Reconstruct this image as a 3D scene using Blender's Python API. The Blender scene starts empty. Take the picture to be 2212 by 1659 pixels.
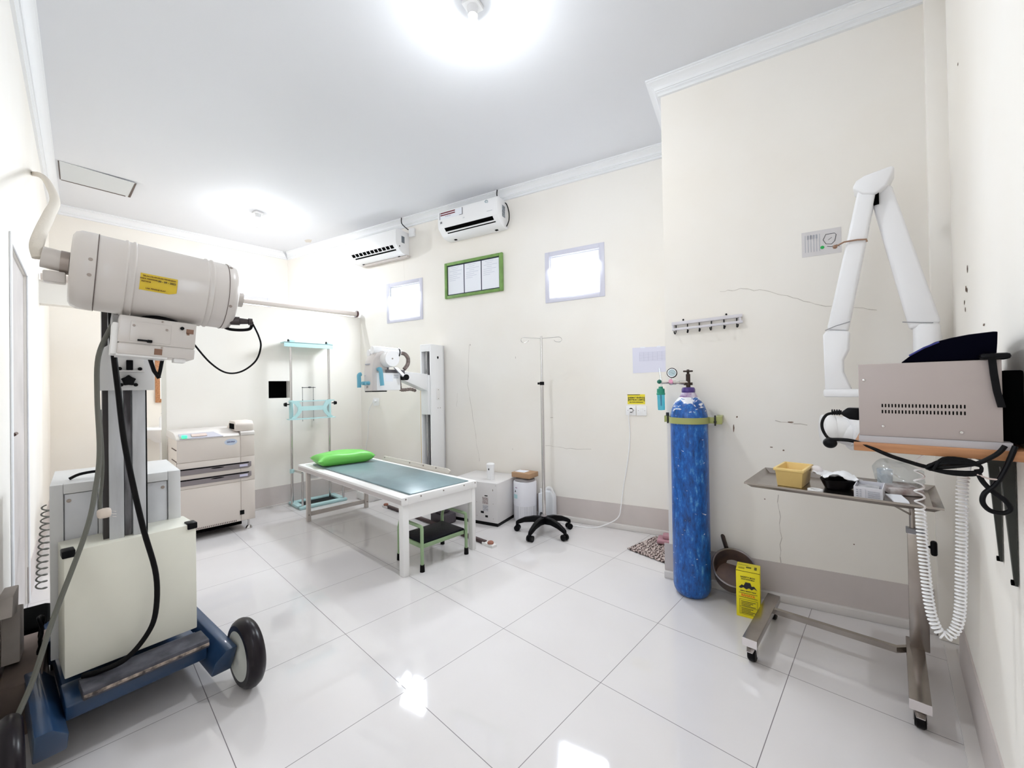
import bpy, bmesh, math, random
from mathutils import Vector, Matrix, Euler
random.seed(7)
PI = math.pi
SC = bpy.context.scene
COL = SC.collection

# ------------------------------------------------------------------ camera, world, exposure
cam_d = bpy.data.cameras.new('camera'); cam = bpy.data.objects.new('camera', cam_d); COL.objects.link(cam)
R_ = Vector((0.72872, 0.68463, -0.01608)); U_ = Vector((0.01689, 0.00551, 0.99984)); F_ = Vector((-0.68461, 0.72887, 0.00777))
F_.normalize(); R_ = F_.cross(U_).normalized(); U_ = R_.cross(F_)
cam.matrix_world = Matrix(((R_.x, U_.x, -F_.x, 3.3572), (R_.y, U_.y, -F_.y, -0.9596), (R_.z, U_.z, -F_.z, 1.3107), (0, 0, 0, 1)))
cam_d.sensor_width = 36; cam_d.lens = 871.8 / 2212 * 36; cam_d.clip_start = 0.02
SC.camera = cam
SC.view_settings.view_transform = 'Standard'; SC.view_settings.look = 'None'; SC.view_settings.gamma = 1
SC.view_settings.use_curve_mapping = False
SC.view_settings.exposure = 0.42
SC.cycles.use_denoising = True
SC.cycles.max_bounces = 14; SC.cycles.diffuse_bounces = 9; SC.cycles.glossy_bounces = 6; SC.cycles.transparent_max_bounces = 12
SC.cycles.sample_clamp_indirect = 6
w = bpy.data.worlds.new('sky'); SC.world = w; w.use_nodes = True
w.node_tree.nodes['Background'].inputs[0].default_value = (0.86, 0.93, 1, 1); w.node_tree.nodes['Background'].inputs[1].default_value = 3.0
BULB_POWER = 98.0
DAY_POWER = 35.0

# ------------------------------------------------------------------ materials
MATS = {}
def mat(name, col, rough=0.5, metal=0.0, noise=0.0, scale=6.0, bump=0.0, trans=0.0, alpha=1.0, emit=None, coat=0.0, spec=0.5, stretch=None, col2=None, ior=1.45):
    if name in MATS: return MATS[name]
    m = bpy.data.materials.new(name); m.use_nodes = True; nt = m.node_tree; b = nt.nodes['Principled BSDF']
    b.inputs['Base Color'].default_value = (*col, 1); b.inputs['Roughness'].default_value = rough; b.inputs['Metallic'].default_value = metal
    b.inputs['Transmission Weight'].default_value = trans; b.inputs['Alpha'].default_value = alpha; b.inputs['Coat Weight'].default_value = coat
    b.inputs['Specular IOR Level'].default_value = spec; b.inputs['IOR'].default_value = ior
    if emit: b.inputs['Emission Color'].default_value = (*emit[0], 1); b.inputs['Emission Strength'].default_value = emit[1]
    if noise or col2 or bump:
        tc = nt.nodes.new('ShaderNodeTexCoord'); mp = nt.nodes.new('ShaderNodeMapping'); nt.links.new(tc.outputs['Object'], mp.inputs[0])
        if stretch: mp.inputs['Scale'].default_value = stretch
        n = nt.nodes.new('ShaderNodeTexNoise'); n.inputs['Scale'].default_value = scale; n.inputs['Detail'].default_value = 5; nt.links.new(mp.outputs[0], n.inputs['Vector'])
        if noise or col2:
            r = nt.nodes.new('ShaderNodeValToRGB'); r.color_ramp.elements[0].position = 0.35; r.color_ramp.elements[1].position = 0.65
            c2 = col2 or tuple(max(0, c * (1 - noise)) for c in col)
            r.color_ramp.elements[0].color = (*c2, 1); r.color_ramp.elements[1].color = (*col, 1)
            nt.links.new(n.outputs[0], r.inputs[0]); nt.links.new(r.outputs[0], b.inputs['Base Color'])
        if bump:
            bp = nt.nodes.new('ShaderNodeBump'); bp.inputs['Strength'].default_value = bump; bp.inputs['Distance'].default_value = 0.004
            nt.links.new(n.outputs[0], bp.inputs['Height']); nt.links.new(bp.outputs[0], b.inputs['Normal'])
    MATS[name] = m; return m

M_WALL = mat('cream_wall_paint', (0.85, 0.825, 0.785), 0.55, scale=1.1, bump=0.06, col2=(0.82, 0.78, 0.72))
M_CEIL = mat('white_ceiling_paint', (0.72, 0.73, 0.76), 0.8, noise=0.02, scale=0.8)
M_TRIM = mat('white_cornice', (0.80, 0.81, 0.83), 0.5)
M_BAND = mat('grey_painted_band', (0.60, 0.545, 0.525), 0.45, noise=0.08, scale=3)
M_SKIRT = mat('white_skirting_tile', (0.66, 0.63, 0.61), 0.2)
M_WHITE = mat('white_paint_metal', (0.80, 0.79, 0.78), 0.35)
M_IVORY = mat('ivory_enamel', (0.58, 0.54, 0.51), 0.3, coat=0.3)
M_CREAMM = mat('cream_enamel', (0.74, 0.73, 0.64), 0.4, noise=0.05, scale=4)
M_OFFW = mat('off_white_plastic', (0.84, 0.84, 0.85), 0.35)
M_GREYW = mat('light_grey_enamel', (0.66, 0.66, 0.66), 0.4, noise=0.03)
M_BLACK = mat('black_plastic', (0.003, 0.003, 0.004), 0.4, spec=0.15)
M_RUBBER = mat('black_rubber', (0.004, 0.0035, 0.004), 0.45, spec=0.15)
M_DARK = mat('dark_void', (0.001, 0.001, 0.001), 0.9, spec=0.05)
M_CHROME = mat('chrome', (0.62, 0.60, 0.59), 0.16, metal=1)
M_STEEL = mat('brushed_stainless_steel', (0.40, 0.36, 0.33), 0.24, metal=1, noise=0.15, scale=9, bump=0.05)
M_ALU = mat('aluminium', (0.60, 0.60, 0.62), 0.4, metal=0.7)
M_BLUE = mat('blue_enamel', (0.014, 0.046, 0.115), 0.35, noise=0.3, scale=5, coat=0.3)
M_SCREW = mat('screw_metal', (0.35, 0.3, 0.27), 0.4, metal=0.8)
M_PRINT = mat('black_print', (0.02, 0.02, 0.025), 0.6)
M_GPRINT = mat('grey_print', (0.42, 0.43, 0.48), 0.6)
M_PAPER = mat('white_paper', (0.80, 0.82, 0.88), 0.7)
M_GREEN = mat('pale_green_paint', (0.30, 0.42, 0.24), 0.45, noise=0.2, scale=8)
M_AQUA = mat('aqua_paint', (0.45, 0.66, 0.67), 0.4)
M_COPIER = mat('beige_printer_plastic', (0.68, 0.615, 0.56), 0.45)
M_SEAM = mat('panel_seam_shadow_gap', (0.12, 0.09, 0.08), 0.8)

def floor_material():
    m = bpy.data.materials.new('glossy_floor_tile'); m.use_nodes = True; nt = m.node_tree; b = nt.nodes['Principled BSDF']
    tc = nt.nodes.new('ShaderNodeTexCoord'); br = nt.nodes.new('ShaderNodeTexBrick'); nt.links.new(tc.outputs['Object'], br.inputs['Vector'])
    br.offset = 0; br.squash = 1
    for k, v in (('Scale', 1), ('Mortar Size', 0.0016), ('Mortar Smooth', 0.3), ('Bias', 0), ('Brick Width', 0.6), ('Row Height', 0.6)): br.inputs[k].default_value = v
    br.inputs['Color1'].default_value = (0.68, 0.655, 0.655, 1); br.inputs['Color2'].default_value = (0.67, 0.645, 0.645, 1); br.inputs['Mortar'].default_value = (0.16, 0.14, 0.15, 1)
    n = nt.nodes.new('ShaderNodeTexNoise'); n.inputs['Scale'].default_value = 2.2; n.inputs['Detail'].default_value = 6; nt.links.new(tc.outputs['Object'], n.inputs['Vector'])
    mx = nt.nodes.new('ShaderNodeMix'); mx.data_type = 'RGBA'; mx.blend_type = 'MULTIPLY'; mx.inputs[0].default_value = 1
    r = nt.nodes.new('ShaderNodeValToRGB'); r.color_ramp.elements[0].color = (0.955, 0.95, 0.945, 1); r.color_ramp.elements[1].color = (1, 1, 1, 1)
    r.color_ramp.elements[0].position = 0.3; r.color_ramp.elements[1].position = 0.7
    nt.links.new(n.outputs[0], r.inputs[0]); nt.links.new(br.outputs['Color'], mx.inputs[6]); nt.links.new(r.outputs[0], mx.inputs[7]); nt.links.new(mx.outputs[2], b.inputs['Base Color'])
    b.inputs['Roughness'].default_value = 0.10; b.inputs['Specular IOR Level'].default_value = 0.55
    r2 = nt.nodes.new('ShaderNodeMapRange'); r2.inputs[3].default_value = 0.045; r2.inputs[4].default_value = 0.6; nt.links.new(br.outputs['Fac'], r2.inputs[0]); nt.links.new(r2.outputs[0], b.inputs['Roughness'])
    return m
def cylinder_material():
    m = bpy.data.materials.new('worn_blue_cylinder_paint'); m.use_nodes = True; nt = m.node_tree; b = nt.nodes['Principled BSDF']
    tc = nt.nodes.new('ShaderNodeTexCoord'); mp = nt.nodes.new('ShaderNodeMapping'); mp.inputs['Scale'].default_value = (1, 1, 0.35); nt.links.new(tc.outputs['Object'], mp.inputs[0])
    n = nt.nodes.new('ShaderNodeTexNoise'); n.inputs['Scale'].default_value = 42; n.inputs['Detail'].default_value = 9; n.inputs['Roughness'].default_value = 0.7; nt.links.new(mp.outputs[0], n.inputs['Vector'])
    r = nt.nodes.new('ShaderNodeValToRGB'); e = r.color_ramp.elements; e[0].position = 0.3; e[0].color = (0.003, 0.022, 0.09, 1); e[1].position = 0.56; e[1].color = (0.003, 0.105, 0.43, 1)
    x = r.color_ramp.elements.new(0.70); x.color = (0.10, 0.32, 0.58, 1)
    nt.links.new(n.outputs[0], r.inputs[0])
    # chipped white paint, thickest round the shoulder
    n2 = nt.nodes.new('ShaderNodeTexNoise'); n2.inputs['Scale'].default_value = 24; n2.inputs['Detail'].default_value = 9; n2.inputs['Roughness'].default_value = 0.65; n2.inputs['Distortion'].default_value = 0.6
    mp2 = nt.nodes.new('ShaderNodeMapping'); mp2.inputs['Scale'].default_value = (0.7, 0.7, 1.9); nt.links.new(tc.outputs['Object'], mp2.inputs[0]); nt.links.new(mp2.outputs[0], n2.inputs['Vector'])
    sx = nt.nodes.new('ShaderNodeSeparateXYZ'); nt.links.new(tc.outputs['Object'], sx.inputs[0])
    band = nt.nodes.new('ShaderNodeMapRange'); band.inputs[1].default_value = 1.10; band.inputs[2].default_value = 1.24; band.inputs[3].default_value = -0.13; band.inputs[4].default_value = 0.10; nt.links.new(sx.outputs[2], band.inputs[0])
    ad = nt.nodes.new('ShaderNodeMath'); ad.operation = 'ADD'; nt.links.new(n2.outputs[0], ad.inputs[0]); nt.links.new(band.outputs[0], ad.inputs[1])
    gt = nt.nodes.new('ShaderNodeMath'); gt.operation = 'GREATER_THAN'; gt.inputs[1].default_value = 0.54; nt.links.new(ad.outputs[0], gt.inputs[0])
    mx = nt.nodes.new('ShaderNodeMix'); mx.data_type = 'RGBA'; nt.links.new(gt.outputs[0], mx.inputs[0]); nt.links.new(r.outputs[0], mx.inputs[6]); mx.inputs[7].default_value = (0.75, 0.76, 0.8, 1)
    nt.links.new(mx.outputs[2], b.inputs['Base Color']); b.inputs['Roughness'].default_value = 0.32
    bp = nt.nodes.new('ShaderNodeBump'); bp.inputs['Strength'].default_value = 0.15; bp.inputs['Distance'].default_value = 0.003; nt.links.new(n.outputs[0], bp.inputs['Height']); nt.links.new(bp.outputs[0], b.inputs['Normal'])
    return m
def rug_material():
    m = bpy.data.materials.new('woven_rug'); m.use_nodes = True; nt = m.node_tree; b = nt.nodes['Principled BSDF']
    tc = nt.nodes.new('ShaderNodeTexCoord'); wv = nt.nodes.new('ShaderNodeTexWave'); wv.inputs['Scale'].default_value = 11; wv.inputs['Distortion'].default_value = 9; wv.inputs['Detail'].default_value = 3; wv.inputs['Detail Scale'].default_value = 5
    nt.links.new(tc.outputs['Object'], wv.inputs['Vector'])
    r = nt.nodes.new('ShaderNodeValToRGB'); e = r.color_ramp.elements; e[0].position = 0.3; e[0].color = (0.03, 0.02, 0.02, 1); e[1].position = 0.8; e[1].color = (0.55, 0.48, 0.45, 1)
    x = r.color_ramp.elements.new(0.5); x.color = (0.25, 0.12, 0.10, 1)
    nt.links.new(wv.outputs[0], r.inputs[0]); nt.links.new(r.outputs[0], b.inputs['Base Color']); b.inputs['Roughness'].default_value = 0.95
    return m
def wood_material(name, c1, c2, sc=(1, 14, 14)):
    return mat(name, c1, 0.45, noise=0.3, scale=5, stretch=sc, col2=c2)
def clear_material(name, tint, gloss=0.15, rough=0.05):
    if name in MATS: return MATS[name]
    m = bpy.data.materials.new(name); m.use_nodes = True; nt = m.node_tree; nt.nodes.clear()
    o = nt.nodes.new('ShaderNodeOutputMaterial'); t = nt.nodes.new('ShaderNodeBsdfTransparent'); g = nt.nodes.new('ShaderNodeBsdfGlossy'); x = nt.nodes.new('ShaderNodeMixShader')
    t.inputs[0].default_value = (*tint, 1); g.inputs['Roughness'].default_value = rough; x.inputs[0].default_value = gloss
    nt.links.new(t.outputs[0], x.inputs[1]); nt.links.new(g.outputs[0], x.inputs[2]); nt.links.new(x.outputs[0], o.inputs[0])
    MATS[name] = m; return m
M_GLASS = clear_material('window_glass', (0.97, 0.98, 1.0), 0.06)
M_FILM = clear_material('clear_plastic', (0.90, 0.92, 0.93), 0.16, 0.15)
M_WOOD = wood_material('orange_wood', (0.50, 0.24, 0.11), (0.33, 0.14, 0.06))

# ------------------------------------------------------------------ mesh builder
class MB:
    """collects shapes in world space (or in a frame) and links them as ONE mesh object"""
    def __init__(s, frame=None):
        s.bm = bmesh.new(); s.f = frame or Matrix.Identity(4)
    def _add(s, vs, fs, smooth=False):
        v = [s.bm.verts.new(s.f @ Vector(p)) for p in vs]
        for f in fs:
            try: s.bm.faces.new([v[i] for i in f])
            except ValueError: pass
        return s
    def box(s, a, b, m=None):
        (x0, y0, z0), (x1, y1, z1) = a, b
        vs = [(x0, y0, z0), (x1, y0, z0), (x1, y1, z0), (x0, y1, z0), (x0, y0, z1), (x1, y0, z1), (x1, y1, z1), (x0, y1, z1)]
        if m is not None: vs = [m @ Vector(p) for p in vs]
        return s._add(vs, [(0, 3, 2, 1), (4, 5, 6, 7), (0, 1, 5, 4), (1, 2, 6, 5), (2, 3, 7, 6), (3, 0, 4, 7)])
    def rbox(s, a, b, r=0.01, m=None, seg=2):
        t = bmesh.new(); bmesh.ops.create_cube(t, size=1)
        c = [(a[i] + b[i]) / 2 for i in range(3)]; d = [abs(b[i] - a[i]) for i in range(3)]
        for v in t.verts: v.co = Vector((v.co.x * d[0] + c[0], v.co.y * d[1] + c[1], v.co.z * d[2] + c[2]))
        bmesh.ops.bevel(t, geom=t.edges[:], offset=min(r, min(d) * 0.49), segments=seg, profile=0.5, affect='EDGES')
        return s._merge(t, m)
    def _merge(s, t, m=None):
        t.verts.index_update()
        vs = [(m @ v.co) if m is not None else v.co for v in t.verts]
        s._add(vs, [[v.index for v in f.verts] for f in t.faces]); t.free(); return s
    def cyl(s, p0, p1, r0, r1=None, seg=20, caps=True):
        r1 = r0 if r1 is None else r1; p0 = Vector(p0); p1 = Vector(p1); z = (p1 - p0).normalized()
        a = Vector((1, 0, 0)) if abs(z.x) < 0.8 else Vector((0, 1, 0)); x = z.cross(a).normalized(); y = z.cross(x)
        vs = []
        for p, r in ((p0, r0), (p1, r1)):
            for i in range(seg):
                t = 2 * PI * i / seg; vs.append(p + x * math.cos(t) * r + y * math.sin(t) * r)
        fs = [(i, (i + 1) % seg, seg + (i + 1) % seg, seg + i) for i in range(seg)]
        if caps: fs += [tuple(range(seg - 1, -1, -1)), tuple(range(seg, 2 * seg))]
        return s._add(vs, fs)
    def lathe(s, prof, p0, axis=(0, 0, 1), seg=28, close=False):
        """prof: list of (radius, distance along axis)"""
        p0 = Vector(p0); z = Vector(axis).normalized(); a = Vector((1, 0, 0)) if abs(z.x) < 0.8 else Vector((0, 1, 0)); x = z.cross(a).normalized(); y = z.cross(x)
        vs = []
        for r, h in prof:
            for i in range(seg):
                t = 2 * PI * i / seg; vs.append(p0 + z * h + x * math.cos(t) * r + y * math.sin(t) * r)
        fs = []
        for k in range(len(prof) - 1):
            for i in range(seg): fs.append((k * seg + i, k * seg + (i + 1) % seg, (k + 1) * seg + (i + 1) % seg, (k + 1) * seg + i))
        if close: fs += [tuple(range(seg - 1, -1, -1)), tuple(range((len(prof) - 1) * seg, len(prof) * seg))]
        return s._add(vs, fs)
    def tube(s, pts, r, seg=10, closed=False, smooth=0, rad=None):
        pts = [Vector(p) for p in pts]
        if smooth:
            n = len(pts); out = []; rr = []
            for i in range(n if closed else n - 1):
                p0 = pts[i - 1] if (i > 0 or closed) else pts[0]; p1 = pts[i]; p2 = pts[(i + 1) % n]; p3 = pts[(i + 2) % n] if (closed or i + 2 < n) else pts[-1]
                for k in range(smooth):
                    t = k / smooth
                    out.append(0.5 * ((2 * p1) + (-p0 + p2) * t + (2 * p0 - 5 * p1 + 4 * p2 - p3) * t * t + (-p0 + 3 * p1 - 3 * p2 + p3) * t ** 3))
            if not closed: out.append(pts[-1])
            pts = out
        n = len(pts); vs = []; up = None
        for i, p in enumerate(pts):
            a = pts[i - 1] if (i > 0 or closed) else p; b = pts[(i + 1) % n] if (i < n - 1 or closed) else p
            t = (b - a).normalized()
            if up is None:
                up = Vector((0, 0, 1)) if abs(t.z) < 0.9 else Vector((1, 0, 0))
            x = t.cross(up).normalized(); up = x.cross(t).normalized()
            rad_i = rad(i / max(1, n - 1)) if rad else r
            for k in range(seg):
                q = 2 * PI * k / seg; vs.append(p + x * math.cos(q) * rad_i + up * math.sin(q) * rad_i)
        fs = []
        for i in range(n if closed else n - 1):
            j = (i + 1) % n
            for k in range(seg): fs.append((i * seg + k, i * seg + (k + 1) % seg, j * seg + (k + 1) % seg, j * seg + k))
        if not closed: fs += [tuple(range(seg - 1, -1, -1)), tuple(range((n - 1) * seg, n * seg))]
        return s._add(vs, fs)
    def prism(s, poly, d):
        """poly: list of 3d points of one planar face, d: extrusion vector"""
        n = len(poly); d = Vector(d); p = [Vector(q) for q in poly]
        vs = p + [q + d for q in p]
        return s._add(vs, [tuple(range(n - 1, -1, -1)), tuple(range(n, 2 * n))] + [(i, (i + 1) % n, n + (i + 1) % n, n + i) for i in range(n)])
    def quad(s, *pts):
        return s._add(pts, [tuple(range(len(pts)))])
    def ball(s, c, r, sc=(1, 1, 1), seg=20):
        t = bmesh.new(); bmesh.ops.create_uvsphere(t, u_segments=seg, v_segments=seg // 2 + 2, radius=r)
        for v in t.verts: v.co = Vector((v.co.x * sc[0] + c[0], v.co.y * sc[1] + c[1], v.co.z * sc[2] + c[2]))
        return s._merge(t)
    def each(s, name, m, parent, bevel=0):
        """every separate piece becomes a part of its own"""
        seen = set(); groups = []
        for v in s.bm.verts:
            if v in seen: continue
            st = [v]; comp = []; seen.add(v)
            while st:
                a = st.pop(); comp.append(a)
                for e in a.link_edges:
                    c = e.other_vert(a)
                    if c not in seen: seen.add(c); st.append(c)
            groups.append(comp)
        for comp in groups:
            idx = {v: i for i, v in enumerate(comp)}; t = MB(); cs_ = set(comp)
            t._add([v.co.copy() for v in comp], [[idx[v] for v in f.verts] for f in s.bm.faces if f.verts[0] in cs_]); t.build(name, m, parent, bevel=bevel)
        s.bm.free()
    def build(s, name, m, parent=None, bevel=0, ang=35, mats=None):
        bmesh.ops.recalc_face_normals(s.bm, faces=s.bm.faces[:])
        if bevel: bmesh.ops.bevel(s.bm, geom=[e for e in s.bm.edges if len(e.link_faces) == 2 and e.calc_face_angle(0) > 0.7], offset=bevel, segments=2, profile=0.5, affect='EDGES', clamp_overlap=True)
        me = bpy.data.meshes.new(name)
        if parent is not None: s.bm.transform(root_matrix(parent).inverted())
        s.bm.to_mesh(me); s.bm.free()
        for x in (mats or [m]): me.materials.append(x)
        for p in me.polygons: p.use_smooth = True
        me.set_sharp_from_angle(angle=math.radians(ang))
        o = bpy.data.objects.new(name, me); COL.objects.link(o)
        if parent is not None: o.parent = parent
        return o
def root_matrix(o):
    while o.parent is not None: o = o.parent
    return Matrix.Translation(o.location) @ o.rotation_euler.to_matrix().to_4x4()
def frame(loc, rz=0):
    return Matrix.Translation(Vector(loc)) @ Matrix.Rotation(rz, 4, 'Z')
def thing(name, label, cat, loc=(0, 0, 0), rz=0, group=None):
    o = bpy.data.objects.new(name, None); COL.objects.link(o); o.location = loc; o.rotation_euler = (0, 0, rz); o.empty_display_size = 0.05
    o['label'] = label; o['category'] = cat
    if group: o['group'] = group
    return o
def tag(o, label, cat, group=None):
    o['label'] = label; o['category'] = cat
    if group: o['group'] = group
    return o
def struct(o): o['kind'] = 'structure'; return o
def copy_tree(o, parent=None):
    kids = [c for c in bpy.data.objects if c.parent == o]
    c = o.copy(); COL.objects.link(c)
    if parent is not None: c.parent = parent
    for k in kids: copy_tree(k, c)
    return c
def text(name, s, size, at, ux, uy, m, parent, bold=0.0, align='CENTER'):
    """flat lettering: ux = reading direction, uy = up direction, at = anchor (world)"""
    cu = bpy.data.curves.new(name, 'FONT'); cu.body = s; cu.size = size; cu.align_x = align; cu.align_y = 'CENTER'; cu.extrude = 0.0004; cu.offset = bold; cu.resolution_u = 3
    t = bpy.data.objects.new('tmp', cu); COL.objects.link(t); bpy.context.view_layer.update()
    me = bpy.data.meshes.new_from_object(t.evaluated_get(bpy.context.evaluated_depsgraph_get())); bpy.data.objects.remove(t); bpy.data.curves.remove(cu)
    ux = Vector(ux).normalized(); uy = Vector(uy); uz = ux.cross(uy).normalized(); uy = uz.cross(ux)
    M = Matrix(((ux.x, uy.x, uz.x, at[0]), (ux.y, uy.y, uz.y, at[1]), (ux.z, uy.z, uz.z, at[2]), (0, 0, 0, 1)))
    me.transform(root_matrix(parent).inverted() @ M); me.materials.clear(); me.materials.append(m); me.name = name
    o = bpy.data.objects.new(name, me); COL.objects.link(o); o.parent = parent
    return o

# ------------------------------------------------------------------ room
H = 3.38
AB = math.radians(14.4); PB = Vector((1.3205, 2.357, 0)); FB = frame(PB, AB); nB = Vector((math.sin(AB), -math.cos(AB), 0)); eB = Vector((math.cos(AB), math.sin(AB), 0))
AC = math.radians(13.0); PC = Vector((2.235, 1.775, 0)); FC = frame(PC, AC); nC = Vector((math.sin(AC), -math.cos(AC), 0)); eC = Vector((math.cos(AC), math.sin(AC), 0))
def wB(s, off, z): return PB + eB * s + nB * off + Vector((0, 0, z))
def wC(s, off, z): return PC + eC * s + nC * off + Vector((0, 0, z))
XA = -3.27; YL = -1.2; XD = 3.57; XP = -1.76
ret_end = PC + (-nC) * 0.79

fl = MB().box((XA - 0.1, YL - 0.3, -0.08), (XD + 0.2, 3.2, 0)).build('floor', floor_material()); struct(fl)
b = MB().box((XA - 0.1, YL - 0.3, H), (XD + 0.2, 3.2, H + 0.08))
b.bm.faces.new([b.bm.verts.new((-2.49 + 0.09 * math.cos(t) * random.uniform(.6, 1.2), 1.19 + 0.05 * math.sin(t) * random.uniform(.6, 1.2), H - 0.0015)) for t in [-k * PI / 6 for k in range(12)]]).material_index = 1
ce = b.build('ceiling', M_CEIL, mats=[M_CEIL, mat('beige_ceiling_stain', (0.62, 0.58, 0.53), 0.9)]); struct(ce)

def wall_slab(name, fr, s0, s1, z0, z1, holes=(), th=0.14, m=M_WALL):
    """wall in frame fr: local x along it, local -y into the room; holes = (s0, s1, z0, z1)"""
    b = MB(fr); xs = sorted({s0, s1, *[v for h in holes for v in h[:2]]}); zs = sorted({z0, z1, *[v for h in holes for v in h[2:]]})
    def solid(i, j):
        if i < 0 or j < 0 or i >= len(xs) - 1 or j >= len(zs) - 1: return False
        cx = (xs[i] + xs[i + 1]) / 2; cz = (zs[j] + zs[j + 1]) / 2
        return not any(h[0] < cx < h[1] and h[2] < cz < h[3] for h in holes)
    for i in range(len(xs) - 1):
        for j in range(len(zs) - 1):
            if not solid(i, j): continue
            a, c, d, e = xs[i], xs[i + 1], zs[j], zs[j + 1]
            b.quad((a, 0, d), (c, 0, d), (c, 0, e), (a, 0, e)); b.quad((a, th, d), (a, th, e), (c, th, e), (c, th, d))
            if not solid(i - 1, j): b.quad((a, 0, d), (a, 0, e), (a, th, e), (a, th, d))
            if not solid(i + 1, j): b.quad((c, 0, d), (c, th, d), (c, th, e), (c, 0, e))
            if not solid(i, j - 1): b.quad((a, 0, d), (a, th, d), (c, th, d), (c, 0, d))
            if not solid(i, j + 1): b.quad((a, 0, e), (c, 0, e), (c, th, e), (a, th, e))
    bmesh.ops.remove_doubles(b.bm, verts=b.bm.verts[:], dist=1e-5)
    return b
def crack(b, fr, pts, w=0.0025, mi=1, jit=0.006, sub=5):
    """a jagged hairline crack lying on the wall face of the same mesh"""
    P = []
    for (s0, z0), (s1, z1) in zip(pts, pts[1:]):
        for k in range(sub):
            t = k / sub; P.append((s0 + (s1 - s0) * t + random.uniform(-jit, jit), z0 + (z1 - z0) * t + random.uniform(-jit, jit)))
    P.append(pts[-1]); n0 = len(b.bm.faces)
    b.bm.faces.ensure_lookup_table()
    for (a, c), (d, e) in zip(P, P[1:]):
        L = math.hypot(d - a, e - c) or 1; nx, nz = -(e - c) / L, (d - a) / L; ww = w * random.uniform(0.3, 0.8)
        q = [b.bm.verts.new(fr @ Vector(p)) for p in ((a - nx * ww, -0.0012, c - nz * ww), (a + nx * ww, -0.0012, c + nz * ww), (d + nx * ww, -0.0012, e + nz * ww), (d - nx * ww, -0.0012, e - nz * ww))]
        f = b.bm.faces.new(q); f.material_index = mi
def spot(b, fr, s, z, w, h, mi=1):
    q = [b.bm.verts.new(fr @ Vector((s + math.cos(t) * w / 2 * random.uniform(.7, 1.2), -0.0012, z + math.sin(t) * h / 2 * random.uniform(.7, 1.2)))) for t in [k * PI / 4 for k in range(8)]]
    b.bm.faces.new(q).material_index = mi
M_CRACK = mat('plaster_crack', (0.50, 0.46, 0.42), 0.9)
M_MARK = mat('brown_wall_mark', (0.16, 0.10, 0.07), 0.9)

# wall B (right-hand long wall with windows)
W1 = (-2.685, -2.095, 2.14, 2.64); W2 = (-0.495, 0.11, 2.146, 2.652)
b = wall_slab('wall_right', FB, -4.75, 0.79, 0, H, (W1, W2))
crack(b, FB, [(-1.43, 1.80), (-1.46, 1.35), (-1.40, 0.99), (-1.35, 0.68), (-1.32, 0.5)])
crack(b, FB, [(-0.52, 0.72), (-0.3, 0.70), (-0.05, 0.71)]); crack(b, FB, [(-2.40, 3.0), (-2.38, 2.64)], w=0.0015, jit=0.001)
crack(b, FB, [(-1.6, 1.26), (-1.62, 1.1)], w=0.0015)
for s, z, ww, hh in ((-0.85, 1.62, .008, .03), (-1.42, 1.79, .012, .02), (-0.9, 0.66, .01, .01), (-0.45, 1.0, .04, .006)): spot(b, FB, s, z, ww, hh)
struct(b.build('wall_right', M_WALL, mats=[M_WALL, M_CRACK, M_MARK]))
# wall C (thicker section nearer the camera) with its return
b = wall_slab('wall_right_front', FC, 0.0, 1.42, 0, H)
crack(b, FC, [(0.34, 1.90), (0.45, 1.905), (0.55, 1.885), (0.70, 1.83), (0.83, 1.76), (0.95, 1.74), (1.1, 1.70)], w=0.002)
crack(b, FC, [(0.627, 0.63), (0.638, 0.41), (0.636, 0.225)], w=0.003); crack(b, FC, [(0.62, 1.08), (0.78, 1.06)], w=0.003, jit=0.003)
for s, z, ww, hh in ((0.70, 1.075, .03, .008), (0.40, 1.03, .008, .06), (0.60, 0.92, .02, .006), (0.66, 0.905, .01, .01), (0.56, 0.60, .008, .008), (0.98, 0.40, .008, .008), (0.42, 1.10, .01, .01)): spot(b, FC, s, z, ww, hh, 2)
struct(b.build('wall_right_front', M_WALL, mats=[M_WALL, M_CRACK, M_MARK]))
b = MB(frame(PC, AC)); b.box((0, 0.14, 0), (0.02, 0.80, H)); struct(b.build('wall_return', M_WALL))
# wall D (beside the camera), set back behind a small chase in the corner
b = MB(); b.box((XD, YL - 0.2, 0), (XD + 0.14, 1.78, H)).box((3.60, 1.77, 0), (3.71, 2.3, H))
o = b
for y, z, wy, wz in ((1.28, 1.72, .006, .03), (1.33, 1.655, .008, .025), (1.38, 1.61, .006, .02), (1.30, 1.645, .006, .02), (1.36, 1.58, .006, .02), (0.95, 1.48, .01, .008), (1.4, 2.55, .006, .012), (1.05, 1.45, .03, .02)):
    q = [b.bm.verts.new(Vector((XD - 0.0012, y + math.cos(t) * wy * 1.6, z + math.sin(t) * wz / 2))) for t in [k * PI / 3 for k in range(6)]]; b.bm.faces.new(q).material_index = 1
struct(b.build('wall_near_right', M_WALL, mats=[M_WALL, M_MARK]))
struct(MB().box((3.512, 2.0, 0.0), (3.60, 2.16, H)).build('wall_corner_chase', M_WALL, bevel=0.006))
# wall A (back) with one window seen over the partition
FA = frame((XA, 0, 0), PI / 2)   # local x = +Y, local -y = +X
WA = (0.36, 0.945, 2.15, 2.67)
b = wall_slab('wall_back', FA, YL - 0.1, 1.3, 0, H, (WA,)); struct(b.build('wall_back', M_WALL))
# wall L (left, beside the camera) with a door opening
FL_ = frame((0, YL, 0), PI)      # local x = -X ; local -y = +Y
DO = (-0.20, 0.62, 0, 2.06)
W4 = (-3.0, -2.3, 1.35, 2.25)
b = wall_slab('wall_left', FL_, -XD, -XA, 0, H, (DO, W4), th=0.12); struct(b.build('wall_left', M_WALL))
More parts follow.
